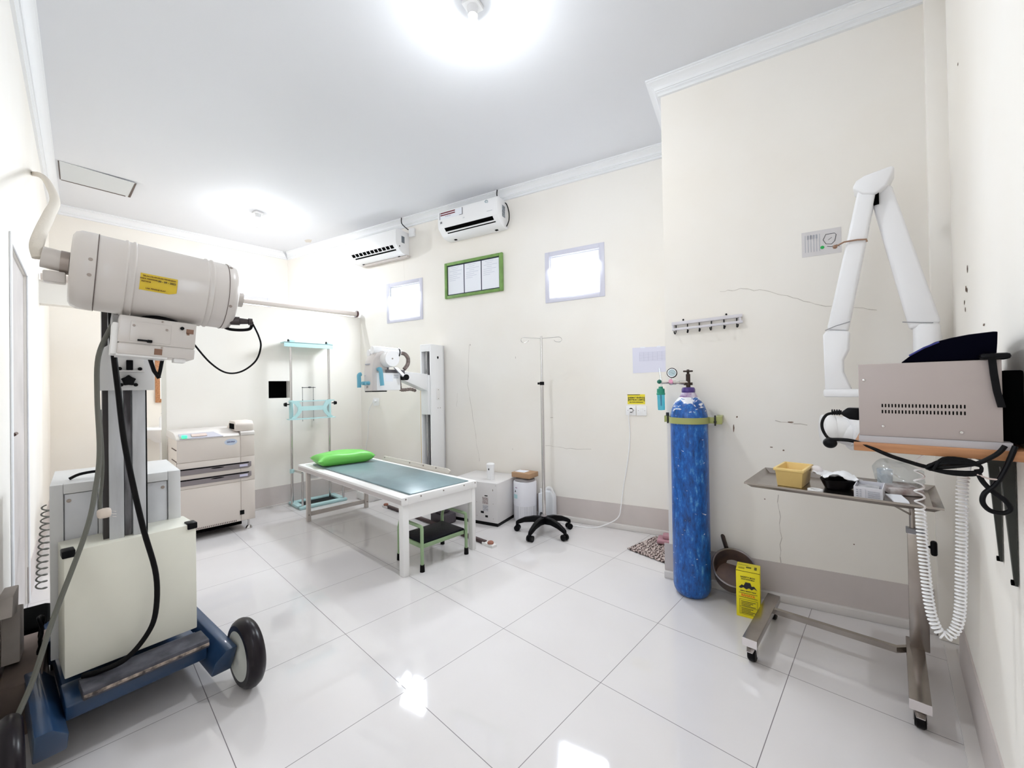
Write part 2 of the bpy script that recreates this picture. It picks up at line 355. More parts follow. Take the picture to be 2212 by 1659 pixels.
# partition wall with open doorway under a lintel
FP = frame((XP, 0, 0), PI / 2)
b = wall_slab('wall_partition', FP, YL, 1.57, 0, 2.262, ((YL - 0.001, -0.402, -0.001, 2.068), (0.478, 0.70, 1.228, 1.424)), th=0.12)
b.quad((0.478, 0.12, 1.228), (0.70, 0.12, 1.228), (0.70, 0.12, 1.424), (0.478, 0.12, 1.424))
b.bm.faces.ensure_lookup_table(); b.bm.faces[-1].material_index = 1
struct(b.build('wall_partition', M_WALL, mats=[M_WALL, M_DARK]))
struct(MB().box((XP - 0.002, -0.44, 0), (XP + 0.012, -0.405, 2.07)).build('trim_doorpost', mat('pale_doorpost', (0.66, 0.64, 0.58), 0.5)))

# grey painted bands and white skirting tile
def band(name, fr, s0, s1):
    struct(MB(fr).box((s0, -0.004, 0.045), (s1, 0.002, 0.226)).build('baseboard_' + name, M_BAND))
    struct(MB(fr).box((s0, -0.032, 0.0), (s1, 0.002, 0.045)).build('trim_' + name, M_SKIRT, bevel=0.004))
band('right', FB, -3.14, 0.79); band('right_front', FC, -0.03, 1.30); band('back', FA, YL, 1.1)
struct(MB(FP).box((-0.40, -0.004, 0.02), (1.53, 0.002, 0.226)).build('baseboard_partition', M_BAND))
struct(MB(FP).box((-0.40, -0.02, 0.0), (1.53, 0.002, 0.02)).build('trim_partition', M_SKIRT))
b = MB(); b.box((XD - 0.006, YL, 0), (XD + 0.002, 1.78, 0.226)); struct(b.build('baseboard_near_right', M_BAND))
b = MB(); b.box((XD - 0.045, YL, 0), (XD - 0.006, 1.95, 0.012)); struct(b.build('trim_near_right', M_SKIRT))
b = MB(FL_); b.box((0.62, -0.004, 0), (3.2, 0.002, 0.226)); struct(b.build('baseboard_left', M_BAND))

# cornices: stepped profile swept along each wall (offset from wall, drop from ceiling)
PROF = [(0.0, 0.0), (0.085, 0.0), (0.085, 0.010), (0.076, 0.012), (0.076, 0.018), (0.066, 0.022), (0.052, 0.030), (0.040, 0.044), (0.034, 0.060), (0.028, 0.060), (0.028, 0.068), (0.016, 0.074), (0.016, 0.092), (0.0, 0.094)]
def cornice(name, p0, p1, n, m0, m1):
    """m0/m1: mitre slope at the ends (shift along the wall per unit offset)"""
    p0 = Vector(p0); p1 = Vector(p1); n = Vector(n); e = (p1 - p0).normalized(); b = MB(); vs = []
    for p, mm in ((p0, m0), (p1, m1)):
        for o, d in PROF: vs.append(p + n * o + e * (mm * o) + Vector((0, 0, H - d)))
    k = len(PROF); b._add(vs, [(i, (i + 1) % k, k + (i + 1) % k, k + i) for i in range(k)] + [tuple(range(k)), tuple(range(k, 2 * k))])
    struct(b.build(name, M_TRIM, ang=20))
cAB = PB + eB * ((XA - PB.x) / eB.x)
cBret = wB(0.76, 0, 0)
cornice('trim_cornice_right', cAB, cBret, nB, 1.15, 0.0)
cornice('trim_cornice_back', (XA, YL, 0), cAB, (1, 0, 0), 1.0, -1.15)
cornice('trim_cornice_left', (XA, YL, 0), (XD, YL, 0), (0, 1, 0), 1.0, -1.0)
cornice('trim_cornice_front', PC, wC(1.36, 0, 0), nC, -1.0, -0.8)
cornice('trim_cornice_return', wC(0, -0.79, 0), PC, -eC, 0, 1.0)
cornice('trim_cornice_near_right', (XD, 2.08, 0), (XD, YL, 0), (-1, 0, 0), 0.8, -1.0)

# windows: frame, glass, daylight
M_WINF = mat('lilac_white_window_frame', (0.62, 0.62, 0.72), 0.4)
def window(i, fr, h):
    s0, s1, z0, z1 = h; f = 0.048; b = MB(fr)
    for a, c in (((s0, -0.008, z0), (s0 + f, 0.06, z1)), ((s1 - f, -0.008, z0), (s1, 0.06, z1)), ((s0 + f, -0.008, z0), (s1 - f, 0.06, z0 + f)), ((s0 + f, -0.008, z1 - f), (s1 - f, 0.06, z1))): b.box(a, c)
    o = struct(b.build('window_%d' % i, M_WINF, bevel=0.003))
    b = MB(fr)
    g = 0.062
    for a, c in (((s0 + f, 0.012, z0 + f), (s0 + g, 0.05, z1 - f)), ((s1 - g, 0.012, z0 + f), (s1 - f, 0.05, z1 - f)), ((s0 + g, 0.012, z0 + f), (s1 - g, 0.05, z0 + g)), ((s0 + g, 0.012, z1 - g), (s1 - g, 0.05, z1 - f))): b.box(a, c)
    b.build('window_bead', M_TRIM, o)
    MB(fr).box((s0 + g, 0.028, z0 + g), (s1 - g, 0.032, z1 - g)).build('window_pane', M_GLASS, o)
    L = bpy.data.lights.new('daylight_%d' % i, 'AREA'); L.shape = 'RECTANGLE'; L.size = s1 - s0 - 0.1; L.size_y = z1 - z0 - 0.1; L.energy = DAY_POWER; L.spread = math.radians(150); L.color = (0.88, 0.945, 1.0)
    lo = bpy.data.objects.new('daylight_%d' % i, L); COL.objects.link(lo)
    q = fr @ Vector(((s0 + s1) / 2, 0.10, (z0 + z1) / 2)); d = (fr.to_3x3() @ Vector((0, -1, -1.1))).normalized()
    lo.matrix_world = Matrix.Translation(q) @ d.to_track_quat('-Z', 'Y').to_matrix().to_4x4()
window(1, FB, W1); window(2, FB, W2); window(3, FA, WA)
window(4, FL_, W4); bpy.data.lights['daylight_4'].energy = 2.5; bpy.data.lights['daylight_1'].energy *= 1.15; bpy.data.lights['daylight_2'].energy *= 0.8
bpy.data.objects['daylight_4'].matrix_world = Matrix.Translation((2.65, YL - 0.10, 1.8)) @ Vector((-0.35, 1, -0.35)).to_track_quat('-Z', 'Y').to_matrix().to_4x4()

# door in the left wall
b = MB(FL_); s0, s1, z1 = DO[0], DO[1], DO[3]
for a, c in (((s0 - 0.05, -0.008, 0), (s0 - .001, -0.0005, z1 + 0.05)), ((s1 + .001, -0.008, 0), (s1 + 0.05, -0.0005, z1 + 0.05)), ((s0 - .001, -0.008, z1 + .001), (s1 + .001, -0.0005, z1 + 0.05))): b.box(a, c)
d = struct(b.build('door_1', M_TRIM, bevel=0.003))
MB(FL_).box((s0 + .001, 0.012, 0.002), (s1 - .001, 0.06, z1 - .001)).build('door_leaf', mat('grey_white_door', (0.62, 0.58, 0.57), 0.5, noise=0.15, scale=3), d)
b = MB(FL_); b.rbox((-0.14, 0.004, 0.98), (-0.10, 0.013, 1.18), 0.004); b.cyl((-0.12, 0.02, 1.11), (-0.12, -0.005, 1.11), 0.008).cyl((-0.12, -0.002, 1.11), (-0.02, -0.002, 1.11), 0.008); b.build('door_handle', mat('bronze_handle', (0.10, 0.06, 0.05), 0.4, metal=0.6), d)

# access hatch in the ceiling: slightly sagging panel
b = MB(); b.prism([(-2.42, -1.09, H - 0.004), (-1.97, -1.09, H - 0.004), (-2.00, -0.60, H - 0.016), (-2.44, -0.62, H - 0.008)], (0, 0, 0.004)); hatch = struct(b.build('ceiling_hatch', mat('greyer_hatch_panel', (0.64, 0.66, 0.67), 0.8)))
b = MB(); b.prism([(-2.452, -0.64, H - 0.010), (-2.432, -0.64, H - 0.010), (-2.422, -1.09, H - 0.006), (-2.436, -1.09, H - 0.006)], (0, 0, 0.002)).prism([(-2.448, -0.622, H - 0.010), (-2.448, -0.603, H - 0.010), (-2.0, -0.585, H - 0.018), (-2.0, -0.598, H - 0.018)], (0, 0, 0.002)).box((-2.42, -1.098, H - 0.006), (-1.97, -1.091, H - 0.003)); b.build('hatch_gap', M_SEAM, hatch)

# ------------------------------------------------------------------ ceiling bulbs
M_BULB = mat('lit_bulb', (1, 1, 1), 0.4, emit=((0.90, 0.96, 1.0), 1.0))
def lamp(name, x, y, label, k=1.0):
    t = thing(name, label, 'ceiling light', (x, y, H), 0, 'bare bulbs on the ceiling')
    b = MB(frame((x, y, 0), PI / 4 * 0.35)); b.rbox((-0.045, -0.045, H - 0.022), (0.045, 0.045, H), 0.008); b.lathe([(0.03, 0), (0.028, 0.02), (0.024, 0.035), (0.026, 0.045), (0, 0.045)], (0, 0, H - 0.022), (0, 0, -1)); b.build('lamp_holder', M_OFFW, t)
    MB().lathe([(0.0125, 0), (0.015, 0.012), (0.024, 0.03), (0.031, 0.05), (0.033, 0.068), (0.031, 0.084), (0, 0.084)], (x, y, H - 0.062), (0, 0, -1)).build('bulb_collar', mat('lamp_white_collar', (0.85, 0.87, 0.9), 0.5, emit=((0.9, 0.96, 1.0), 5.0)), t)
    b = MB(); b.lathe([(0.0, 0.0845), (0.031, 0.0845), (0.027, 0.095), (0.018, 0.104), (0.0, 0.109)], (x, y, H - 0.062), (0, 0, -1), close=False)
    m = bpy.data.materials.new('lit_bulb'); m.use_nodes = True; nb = m.node_tree.nodes['Principled BSDF']; nb.inputs['Emission Color'].default_value = (0.92, 0.965, 1.0, 1); nb.inputs['Emission Strength'].default_value = BULB_POWER * 16 * k
    b.build('bulb', m, t)
lamp('ceiling_lamp', 1.75, 0.49, 'lit bare bulb in square white holder, the nearer at top centre', 0.85)
lamp('ceiling_lamp', -1.94, 0.44, 'lit bare bulb in white holder, the farther one near the corner', 0.8)

# ------------------------------------------------------------------ mobile x-ray machine (left foreground)
X = thing('mobile_x_ray_machine', 'ivory mobile x-ray machine on dark blue wheeled base with horizontal tube head', 'x-ray machine', (1.0, -0.81, 0))
def arm_side(y_in, y_out, b, x1, x0=0.25):
    """chamfered side arm: y_out is the wheel side"""
    s = 1 if y_out > y_in else -1
    prof = [(y_in, 0.075), (y_in, 0.15), (y_out - s * 0.04, 0.205), (y_out, 0.205), (y_out, 0.075)]
    n = len(prof); vs = [(x0, y, z) for y, z in prof] + [(x1 - max(0, 0.205 - z) * 0.6, y, z) for y, z in prof]
    b._add(vs, [tuple(range(n)), tuple(range(n, 2 * n))] + [(i, (i + 1) % n, n + (i + 1) % n, n + i) for i in range(n)])
FM = Matrix.Translation((1.2, -0.8, 0)) @ Matrix.Rotation(math.radians(6), 4, 'Z') @ Matrix.Translation((-1.2, 0.8, 0))
b = MB(FM); arm_side(-0.585, -0.51, b, 1.295); arm_side(-1.005, -1.085, b, 1.30, 0.80)
b.prism([(1.14, -1.005, 0.20), (1.165, -1.005, 0.19), (1.165, -1.005, 0.14), (1.09, -1.005, 0.11), (1.0, -1.005, 0.11), (1.0, -1.005, 0.20)], (0, 0.42, 0))
b.box((0.30, -1.005, 0.09), (0.55, -0.585, 0.20)).box((0.55, -1.0, 0.13), (1.10, -0.59, 0.196)); b.build('base_frame', M_BLUE, X, bevel=0.006)
M_WHEEL = mat('black_glossy_tyre', (0.006, 0.003, 0.006), 0.3, spec=0.35)
def wheel(x, y0, y1, r, disc_side):
    yc = (y0 + y1) / 2; hw = abs(y1 - y0) / 2; b = MB(FM)
    b.lathe([(r * 0.70, -hw), (r * 0.86, -hw), (r * 0.95, -hw * 0.7), (r, -hw * 0.2), (r, hw * 0.2), (r * 0.95, hw * 0.7), (r * 0.86, hw), (r * 0.70, hw), (r * 0.70, -hw)], (x, yc, r), (0, 1, 0), 40)
    wh = b.build('wheel', M_WHEEL, X)
    MB(FM).lathe([(0, -hw * 1.0), (r * 0.15, -hw * 1.0), (r * 0.2, -hw * .92), (r * 0.66, -hw * 0.92), (r * 0.71, -hw * 1.02), (r * 0.71, hw), (r * 0.66, hw * 0.8), (0, hw * 0.8)], (x, yc, r), (0, 1, 0), 36).build('wheel_disc', mat('pale_wheel_disc', (0.62, 0.63, 0.58), 0.4), wh)
wheel(1.272, -0.505, -0.437, 0.146, -1); wheel(1.285, -1.160, -1.105, 0.146, 1)
for y in (-0.55, -1.05):
    b = MB(); b.cyl((0.42, y - 0.02, 0.045), (0.42, y + 0.02, 0.045), 0.045); b.box((0.39, y - 0.03, 0.05), (0.45, y - 0.024, 0.10)).box((0.39, y + 0.024, 0.05), (0.45, y + 0.03, 0.10)); b.build('rear_caster', M_RUBBER, X)
b = MB(FM); b.rbox((1.085, -0.965, 0.201), (1.198, -0.585, 0.236), 0.004); st = b.build('step_board', mat('worn_black_step', (0.035, 0.035, 0.045), 0.7, col2=(0.10, 0.10, 0.12), scale=14, bump=0.6), X)
MB(FM).box((1.194, -0.963, 0.212), (1.203, -0.587, 0.222)).build('step_edge', mat('frayed_step_edge', (0.45, 0.36, 0.30), 0.7, col2=(0.05, 0.04, 0.04), scale=40), st)
b = MB(FM); b.box((0.90, -1.000, 0.255), (1.09, -0.60, 0.722)); cov = b.build('front_cover', M_CREAMM, X, bevel=0.004)
b = MB(FM); b.rbox((1.04, -1.005, 0.700), (1.095, -0.970, 0.728), 0.004); b.each('corner_pad', M_BLACK, cov)
b = MB(FM); b.rbox((1.04, -0.632, 0.700), (1.095, -0.596, 0.728), 0.004); b.each('corner_pad', M_BLACK, cov)
# generator cabinet with two recessed doors behind the column
b = MB(); b.box((0.45, -1.052, 0.25), (0.885, -0.645, 0.945)); b.box((0.885, -1.052, 0.25), (0.905, -1.015, 0.945)).box((0.885, -0.690, 0.25), (0.905, -0.645, 0.945)).box((0.885, -1.015, 0.905), (0.905, -0.690, 0.945)).box((0.885, -0.915, 0.25), (0.905, -0.775, 0.905))
g = b.build('generator_cabinet', M_GREYW, X, bevel=0.003)
for y0, y1, ky in ((-1.012, -0.918, -1.0), (-0.772, -0.693, -0.708)):
    dd = MB().box((0.883, y0, 0.27), (0.897, y1, 0.902)).build('cabinet_door', mat('greyish_white_door', (0.68, 0.69, 0.72), 0.4, noise=0.08, scale=12), g, bevel=0.002)
    MB().cyl((0.897, ky, 0.875), (0.9, ky, 0.875), 0.007).build('door_lock', M_SCREW, dd)
b = MB(); b.tube([(0.80, -1.0, 0.95), (0.80, -0.97, 0.965), (0.80, -0.92, 0.97), (0.80, -0.87, 0.962)], 0.006, smooth=4); b.build('cabinet_lid_strap', M_BLACK, g)
# column
b = MB(); b.box((0.92, -0.888, 0.72), (1.06, -0.845, 1.86)).box((0.92, -0.818, 0.72), (1.06, -0.778, 1.86)).box((0.92, -0.848, 0.72), (1.02, -0.815, 1.86)); b.box((0.92, -0.888, 1.86), (1.06, -0.778, 1.875)); colm = b.build('column', mat('worn_grey_column', (0.58, 0.59, 0.61), 0.35, noise=0.25, scale=5, stretch=(4, 4, 0.6)), X, bevel=0.002)
MB().box((0.925, -0.905, 0.72), (1.03, -0.888, 1.86)).build('column_rail', mat('dark_rail', (0.05, 0.045, 0.045), 0.4, metal=0.5), colm)
MB().box((1.0, -0.842, 0.72), (1.035, -0.822, 1.86)).build('column_channel', mat('greasy_channel', (0.05, 0.045, 0.05), 0.35, col2=(0.25, 0.25, 0.27), metal=0.6, scale=9, stretch=(3, 3, 0.5)), colm)
MB().box((0.925, -0.7775, 0.72), (1.055, -0.773, 1.86)).build('column_seal', M_BLACK, colm)
# carriage plate, knob, bracket
b = MB(); b.prism([(1.085, -0.915, 1.323), (1.085, -0.752, 1.323), (1.085, -0.752, 1.47), (1.085, -0.83, 1.55), (1.085, -0.905, 1.49), (1.085, -0.915, 1.44)], (0.015, 0, 0)); b.box((0.93, -0.912, 1.33), (1.085, -0.755, 1.46)); car = b.build('carriage', M_GREYW, X, bevel=0.003)
b = MB(); vs = []
for k in range(10):
    rr = 0.024 if k % 2 == 0 else 0.0175; t = PI / 2 + k * PI / 5; vs.append((1.10, -0.8315 + math.cos(t) * rr, 1.362 + math.sin(t) * rr))
b.prism(vs, (0.018, 0, 0)); b.build('star_knob', M_BLACK, car, bevel=0.003)
b = MB(); b.box((1.098, -0.868, 1.398), (1.14, -0.785, 1.402)).box((1.098, -0.868, 1.398), (1.103, -0.785, 1.46)); br_ = b.build('counter_bracket', M_WHITE, car)
MB().rbox((1.10, -0.838, 1.405), (1.118, -0.818, 1.445), 0.002).build('counter_window', M_BLACK, br_)
b = MB()
for y, z in ((-0.857, 1.41), (-0.797, 1.41), (-0.853, 1.345), (-0.81, 1.345)): b.cyl((1.10, y, z), (1.112, y, z), 0.007, seg=12)
b.each('bolt', M_BLACK, car)
b = MB(); b.rbox((1.08, -0.885, 1.50), (1.30, -0.845, 1.60), 0.006); b.cyl((1.2, -0.865, 1.52), (1.2, -0.865, 1.66), 0.022); b.build('tube_arm', mat('worn_white_arm', (0.6, 0.6, 0.6), 0.4, noise=0.4, scale=20), X)
# tube head: long ribbed drum
TA = Vector((1.35, -0.985, 1.735)); TB = Vector((1.35, -0.527, 1.702)); tax = (TB - TA).normalized(); TL = (TB - TA).length; r = 0.131
def rib(h): return [(r, h - 0.011), (r + 0.004, h - 0.007), (r + 0.004, h - 0.003), (r, h)]
prof = [(0, 0.0), (r * .86, 0.0), (r * 0.95, 0.006), (r + 0.001, 0.02), (r + 0.002, 0.048), (r + 0.002, 0.058), (r, 0.058)] + rib(0.135) + rib(0.155) + rib(0.36) + rib(0.378) + [(r, TL - 0.035), (r + 0.001, TL - 0.035), (r + 0.001, TL - 0.022), (r * 0.96, TL - 0.006), (r * 0.85, TL), (0, TL)]
tube_h = MB().lathe(prof, TA, tax, 64).build('tube_head', M_IVORY, X, ang=50)
MB().lathe([(r + 0.0008, 0), (r + 0.0025, 0.0), (r + 0.0025, 0.0018), (r + 0.0008, 0.0018)], TA + tax * 0.059, tax, 64).build('head_seam', M_SEAM, tube_h)
MB().lathe([(r + 0.0008, 0), (r + 0.0018, 0.0), (r + 0.0018, 0.0018), (r + 0.0008, 0.0018)], TA + tax * (TL - 0.037), tax, 64).build('head_seam', M_SEAM, tube_h)
def on_tube(h, ang, off=0.0):
    """point on the drum: h along the axis, ang from straight out (+x) upwards"""
    up = tax.cross(Vector((-1, 0, 0))).normalized()
    if up.z < 0: up = -up
    return TA + tax * h + (Vector((1, 0, 0)) * math.cos(ang) + up * math.sin(ang)) * (r + off)
# curved yellow sticker wrapped on the drum
b = MB(); N = 8; a0, a1 = -0.42, 0.02
for k in range(N):
    q0, q1 = a0 + (a1 - a0) * k / N, a0 + (a1 - a0) * (k + 1) / N; h0 = 0.165; h1 = 0.265 - (0.02 if k == 0 else 0)
    b.quad(on_tube(h0, q0, .0012), on_tube(h1, q0, .0012), on_tube(0.265, q1, .0012), on_tube(h0, q1, .0012))
stk = b.build('calibration_sticker', mat('yellow_sticker', (0.62, 0.44, 0.03), 0.5), tube_h)
for tx, h, q, sz, mm in (('TELAH DILAKUKAN PENGUJIAN', 0.215, -0.045, 0.0062, 0), ('PADA TANGGAL', 0.188, -0.115, 0.0062, 0), ('30 - 09 - 2022', 0.236, -0.125, 0.0085, 1), ('INSTANSI', 0.181, -0.185, 0.0058, 0), ('LAB. PENGUJI ALAT', 0.208, -0.355, 0.0062, 0)):
    p = on_tube(h, q, .004); text('sticker_text', tx, sz, p, tax, Vector((math.sin(-q) * 1, 0, math.cos(q))), mat('brown_ink', (0.14, 0.06, 0.01), 0.6) if not mm else M_PRINT, stk, bold=0.0002)
b = MB()
for h, q in ((0.045, -0.28), (0.045, 0.1), (TL - 0.028, -0.45), (TL - 0.028, 0.9)):
    p0 = on_tube(h, q, -0.001); b.cyl(p0, p0 + (p0 - (TA + tax * h)).normalized() * 0.004, 0.0055, seg=12)
b.each('head_screw', M_SCREW, tube_h)
MB().cyl(TB - tax * 0.002, TB + tax * 0.035, 0.032, 0.03, 24).build('end_boss', M_IVORY, tube_h)
b = MB(); b.cyl(TA - tax * 0.002 + Vector((0.02, 0, 0.01)), TA - tax * 0.022 + Vector((0.02, 0, 0.01)), 0.038); b.build('cable_socket', M_SCREW, tube_h)
b = MB(); b.cyl(TA - tax * 0.015 + Vector((0.02, 0, 0.012)), TA - tax * 0.062 + Vector((0.02, 0, 0.016)), 0.034); b.rbox((1.35, -1.045, 1.675), (1.395, -0.995, 1.71), 0.004); b.build('end_connector', M_IVORY, tube_h)
c0 = Vector((1.40, -0.545, 1.60)); b = MB(); b.cyl(c0, c0 + Vector((0.01, 0.03, 0)), 0.017).cyl(c0 + Vector((0.01, 0.03, 0)), c0 + Vector((0.018, 0.058, 0)), 0.013, 0.010).cyl(c0 + Vector((0.018, 0.058, 0)), c0 + Vector((0.02, 0.072, 0)), 0.014, seg=10)
b.build('cable_plug', mat('dark_connector_metal', (0.06, 0.05, 0.05), 0.4, metal=0.7), tube_h)
b = MB(); b.tube([c0 + Vector((0.02, 0.07, 0)), (1.40, -0.475, 1.575), (1.38, -0.50, 1.568), (1.36, -0.54, 1.57), (1.33, -0.56, 1.585)], 0.006, smooth=5)
b.tube([c0 + Vector((0.02, 0.07, 0)), (1.40, -0.445, 1.545), (1.39, -0.435, 1.50), (1.37, -0.45, 1.44), (1.36, -0.50, 1.395), (1.36, -0.555, 1.39), (1.37, -0.61, 1.43), (1.37, -0.66, 1.50)], 0.0035, smooth=7); b.build('thin_cable', M_RUBBER, tube_h)
# swivel + collimator
b = MB(); b.lathe([(0, 0), (0.058, 0), (0.06, 0.006), (0.048, 0.014), (0.04, 0.03), (0, 0.03)], (1.345, -0.765, 1.577), (0, 0, 1), 32); b.build('swivel_ring', M_BLACK, X)
T = Matrix.Translation((1.35, -0.77, 1.51)) @ Matrix.Rotation(math.radians(-4), 4, 'X')
b = MB(T); b.rbox((-0.07, -0.105, -0.028), (0.07, 0.108, 0.068), 0.004).rbox((-0.07, -0.105, -0.068), (0.072, 0.108, -0.030), 0.004); b.box((-0.069, -0.1, -0.03), (0.068, 0.1, -0.028)); co = b.build('collimator', M_IVORY, X)
b = MB(T); b.rbox((0.0695, -0.075, -0.02), (0.0725, 0.035, 0.05), 0.008); b.build('access_plate', M_IVORY, co)
b = MB(T)
for y, z, rr in ((-0.067, 0.035, .004), (0.022, 0.032, .004), (0.012, -0.035, .003), (0.008, 0.06, .003)): b.cyl((0.072, y, z), (0.076, y, z), rr, seg=10)
b.each('plate_screw', M_SCREW, co)
MB(T).cyl((0.07, 0.065, 0.045), (0.078, 0.065, 0.045), 0.006, seg=12).build('collimator_knob', M_BLACK, co)
b = MB(T); b.box((0.071, -0.055, -0.019), (0.082, -0.022, -0.013)).rbox((0.071, -0.03, -0.022), (0.086, -0.016, -0.012), .002); b.build('collimator_lever', M_BLACK, co)
b = MB(T); b.box((0.0705, 0.078, 0.028), (0.0712, 0.10, 0.045)).box((0.0705, 0.08, 0.022), (0.0712, 0.088, 0.03)); b.box((0.0725, -0.008, -0.062), (0.0732, 0.014, -0.040)); b.each('old_label', mat('torn_brown_label', (0.22, 0.12, 0.08), 0.7), co)
b = MB(T); b.rbox((-0.05, -0.12, -0.07), (0.06, -0.103, 0.04), 0.004); b.box((-0.06, -0.105, -0.074), (0.065, 0.03, -0.067)); b.rbox((0.0, 0.05, -0.082), (0.06, 0.085, -0.066), .003); b.build('collimator_rail', M_WHITE, co)
b = MB(); b.tube([(1.30, -0.785, 1.45), (1.29, -0.77, 1.395), (1.285, -0.755, 1.368)], 0.007).tube([(1.30, -0.745, 1.452), (1.29, -0.752, 1.40), (1.285, -0.757, 1.37)], 0.006); b.build('hanging_strap', M_BLACK, co)
# cables of the machine
b = MB(); b.tube([(1.22, -0.883, 1.66), (1.20, -0.883, 1.60), (1.19, -0.878, 1.48), (1.19, -0.866, 1.33), (1.19, -0.85, 1.13), (1.175, -0.822, 0.93), (1.16, -0.793, 0.755), (1.15, -0.757, 0.565), (1.15, -0.760, 0.41), (1.15, -0.79, 0.33), (1.15, -0.85, 0.268), (1.13, -0.92, 0.248), (1.11, -0.965, 0.245)], 0.0095, 12, smooth=6); b.build('high_voltage_cable', M_RUBBER, X)
M_GREYC = mat('grey_green_cable', (0.13, 0.13, 0.11), 0.5)
b = MB(); b.tube([(1.22, -0.86, 1.62), (1.2, -0.885, 1.56), (1.2, -0.918, 1.45), (1.2, -0.922, 1.30), (1.2, -0.917, 1.10), (1.2, -0.928, 0.96), (1.2, -0.955, 0.80), (1.2, -1.035, 0.52), (1.21, -1.08, 0.34), (1.25, -1.118, 0.24)], 0.008, 10, smooth=6)
b.tube([(1.16, -0.915, 1.25), (1.16, -0.908, 1.05), (1.15, -0.915, 0.9), (1.15, -0.915, 0.87)], 0.005, 8, smooth=5); b.build('grey_cable', M_GREYC, X)
b = MB(); b.rbox((1.135, -0.925, 0.835), (1.17, -0.885, 0.872), 0.012, seg=3); pl = b.build('power_plug', mat('beige_plug', (0.72, 0.62, 0.54), 0.5), X)
b = MB()
for z in (0.842, 0.852, 0.862): b.cyl((1.15, -0.885, z - .006), (1.15, -0.872, z - 0.01), 0.002, seg=8)
b.each('plug_pin', M_CHROME, pl)
# braided white duct from the wall down to the tube head connector
b = MB(); b.tube([(-1.17, -1.2, 2.92), (-0.8, -1.15, 2.791), (-0.3, -1.10, 2.589), (0.6, -1.041, 2.199), (1.1, -1.041, 1.973), (1.28, -1.052, 1.86), (1.36, -1.058, 1.79), (1.37, -1.052, 1.75)], 0.0165, 12, smooth=7); b.build('braided_duct', mat('cream_braided_sleeve', (0.66, 0.61, 0.54), 0.7, bump=0.6, scale=120), X)

# clutter on the floor between the left wall and the machine
b = MB(); b.box((0.42, -1.185, 0), (0.90, -1.075, 0.20)); t_ = b.build('floor_box', mat('dull_brown_carton', (0.20, 0.15, 0.13), 0.8, noise=0.3), None, bevel=0.003)
tag(t_, 'low dull brown carton on the floor between left wall and x-ray machine', 'box')
pts = [(0.73 + 0.06 * math.cos(k * PI / 10) * 1.0, -1.085 + 0.006 * math.sin(k), 0.30 + 0.075 * math.sin(k * PI / 10)) for k in range(20)]
b = MB(); b.tube(pts, 0.006, 8, closed=True); b.tube([(0.68, -1.085, 0.34), (0.78, -1.085, 0.26)], 0.004).tube([(0.72, -1.085, 0.232), (0.76, -1.085, 0.212), (0.84, -1.09, 0.208), (0.89, -1.10, 0.208)], 0.005, smooth=4); t_ = b.build('cable_loop', M_BLACK); tag(t_, 'round loop of black cable hanging low beside left wall', 'cable')
b = MB(); b.prism([(0.62, -1.19, 0.50), (0.82, -1.19, 0.52), (0.86, -1.19, 0.45), (0.66, -1.19, 0.40)], (0, 0.04, 0.0)); b.prism([(0.58, -1.19, 0.40), (0.70, -1.19, 0.44), (0.74, -1.19, 0.22), (0.58, -1.19, 0.201)], (0, 0.05, 0)); t_ = b.build('crumpled_paper', mat('dirty_white_paper', (0.55, 0.50, 0.47), 0.8, noise=0.2), None, bevel=0.004); tag(t_, 'crumpled off-white paper stuffed upright on the brown carton by left wall', 'paper')
def coil(p_list, R, turns, wire, seg=7, per=14, taper=None):
    """helical cord round a polyline path"""
    P = [Vector(p) for p in p_list]; t = MB(); dense = []
    n = len(P)
    for i in range(n - 1):
        p0 = P[max(0, i - 1)]; p1 = P[i]; p2 = P[i + 1]; p3 = P[min(n - 1, i + 2)]
        for k in range(24):
            u = k / 24; dense.append(0.5 * ((2 * p1) + (-p0 + p2) * u + (2 * p0 - 5 * p1 + 4 * p2 - p3) * u * u + (-p0 + 3 * p1 - 3 * p2 + p3) * u ** 3))
    dense.append(P[-1]); L = [0]
    for a, c in zip(dense, dense[1:]): L.append(L[-1] + (c - a).length)
    tot = L[-1]; out = []; j = 0; x = None; M = int(turns * per)
    for i in range(M + 1):
        s = i / M * tot
        if taper: s = taper(i / M) * tot
        while j < len(L) - 2 and L[j + 1] < s: j += 1
        u = (s - L[j]) / max(1e-9, L[j + 1] - L[j]); p = dense[j].lerp(dense[j + 1], min(1, max(0, u))); tg = (dense[j + 1] - dense[j]).normalized()
        if x is None: x = tg.cross(Vector((0, 1, 0.01))).normalized()
        x = (x - tg * x.dot(tg)).normalized(); y = tg.cross(x); q = 2 * PI * i / per
        out.append(p + x * math.cos(q) * R + y * math.sin(q) * R)
    return out
b = MB(); b.tube(coil([(-0.36, -1.11, 0.64), (-0.28, -1.115, 0.50), (-0.16, -1.12, 0.36), (-0.05, -1.12, 0.24)], 0.02, 13, 0.004), 0.004, 6); t_ = b.build('coiled_cord', M_GREYC); tag(t_, 'small grey spiral cord hanging low against left wall', 'cord')
b = MB(); b.prism([(0.0, -1.19, 0.0), (0.36, -1.19, 0.0), (0.36, -1.19, 0.20), (0.2, -1.19, 0.25), (0.0, -1.19, 0.18)], (0, 0.11, 0)); t_ = b.build('dark_cavity_block', M_DARK, None, bevel=0.015); tag(t_, 'added black block filling the dark cavity on the floor by the left wall', 'bag')  # added block, near-black so the cavity beside the machine reads dark

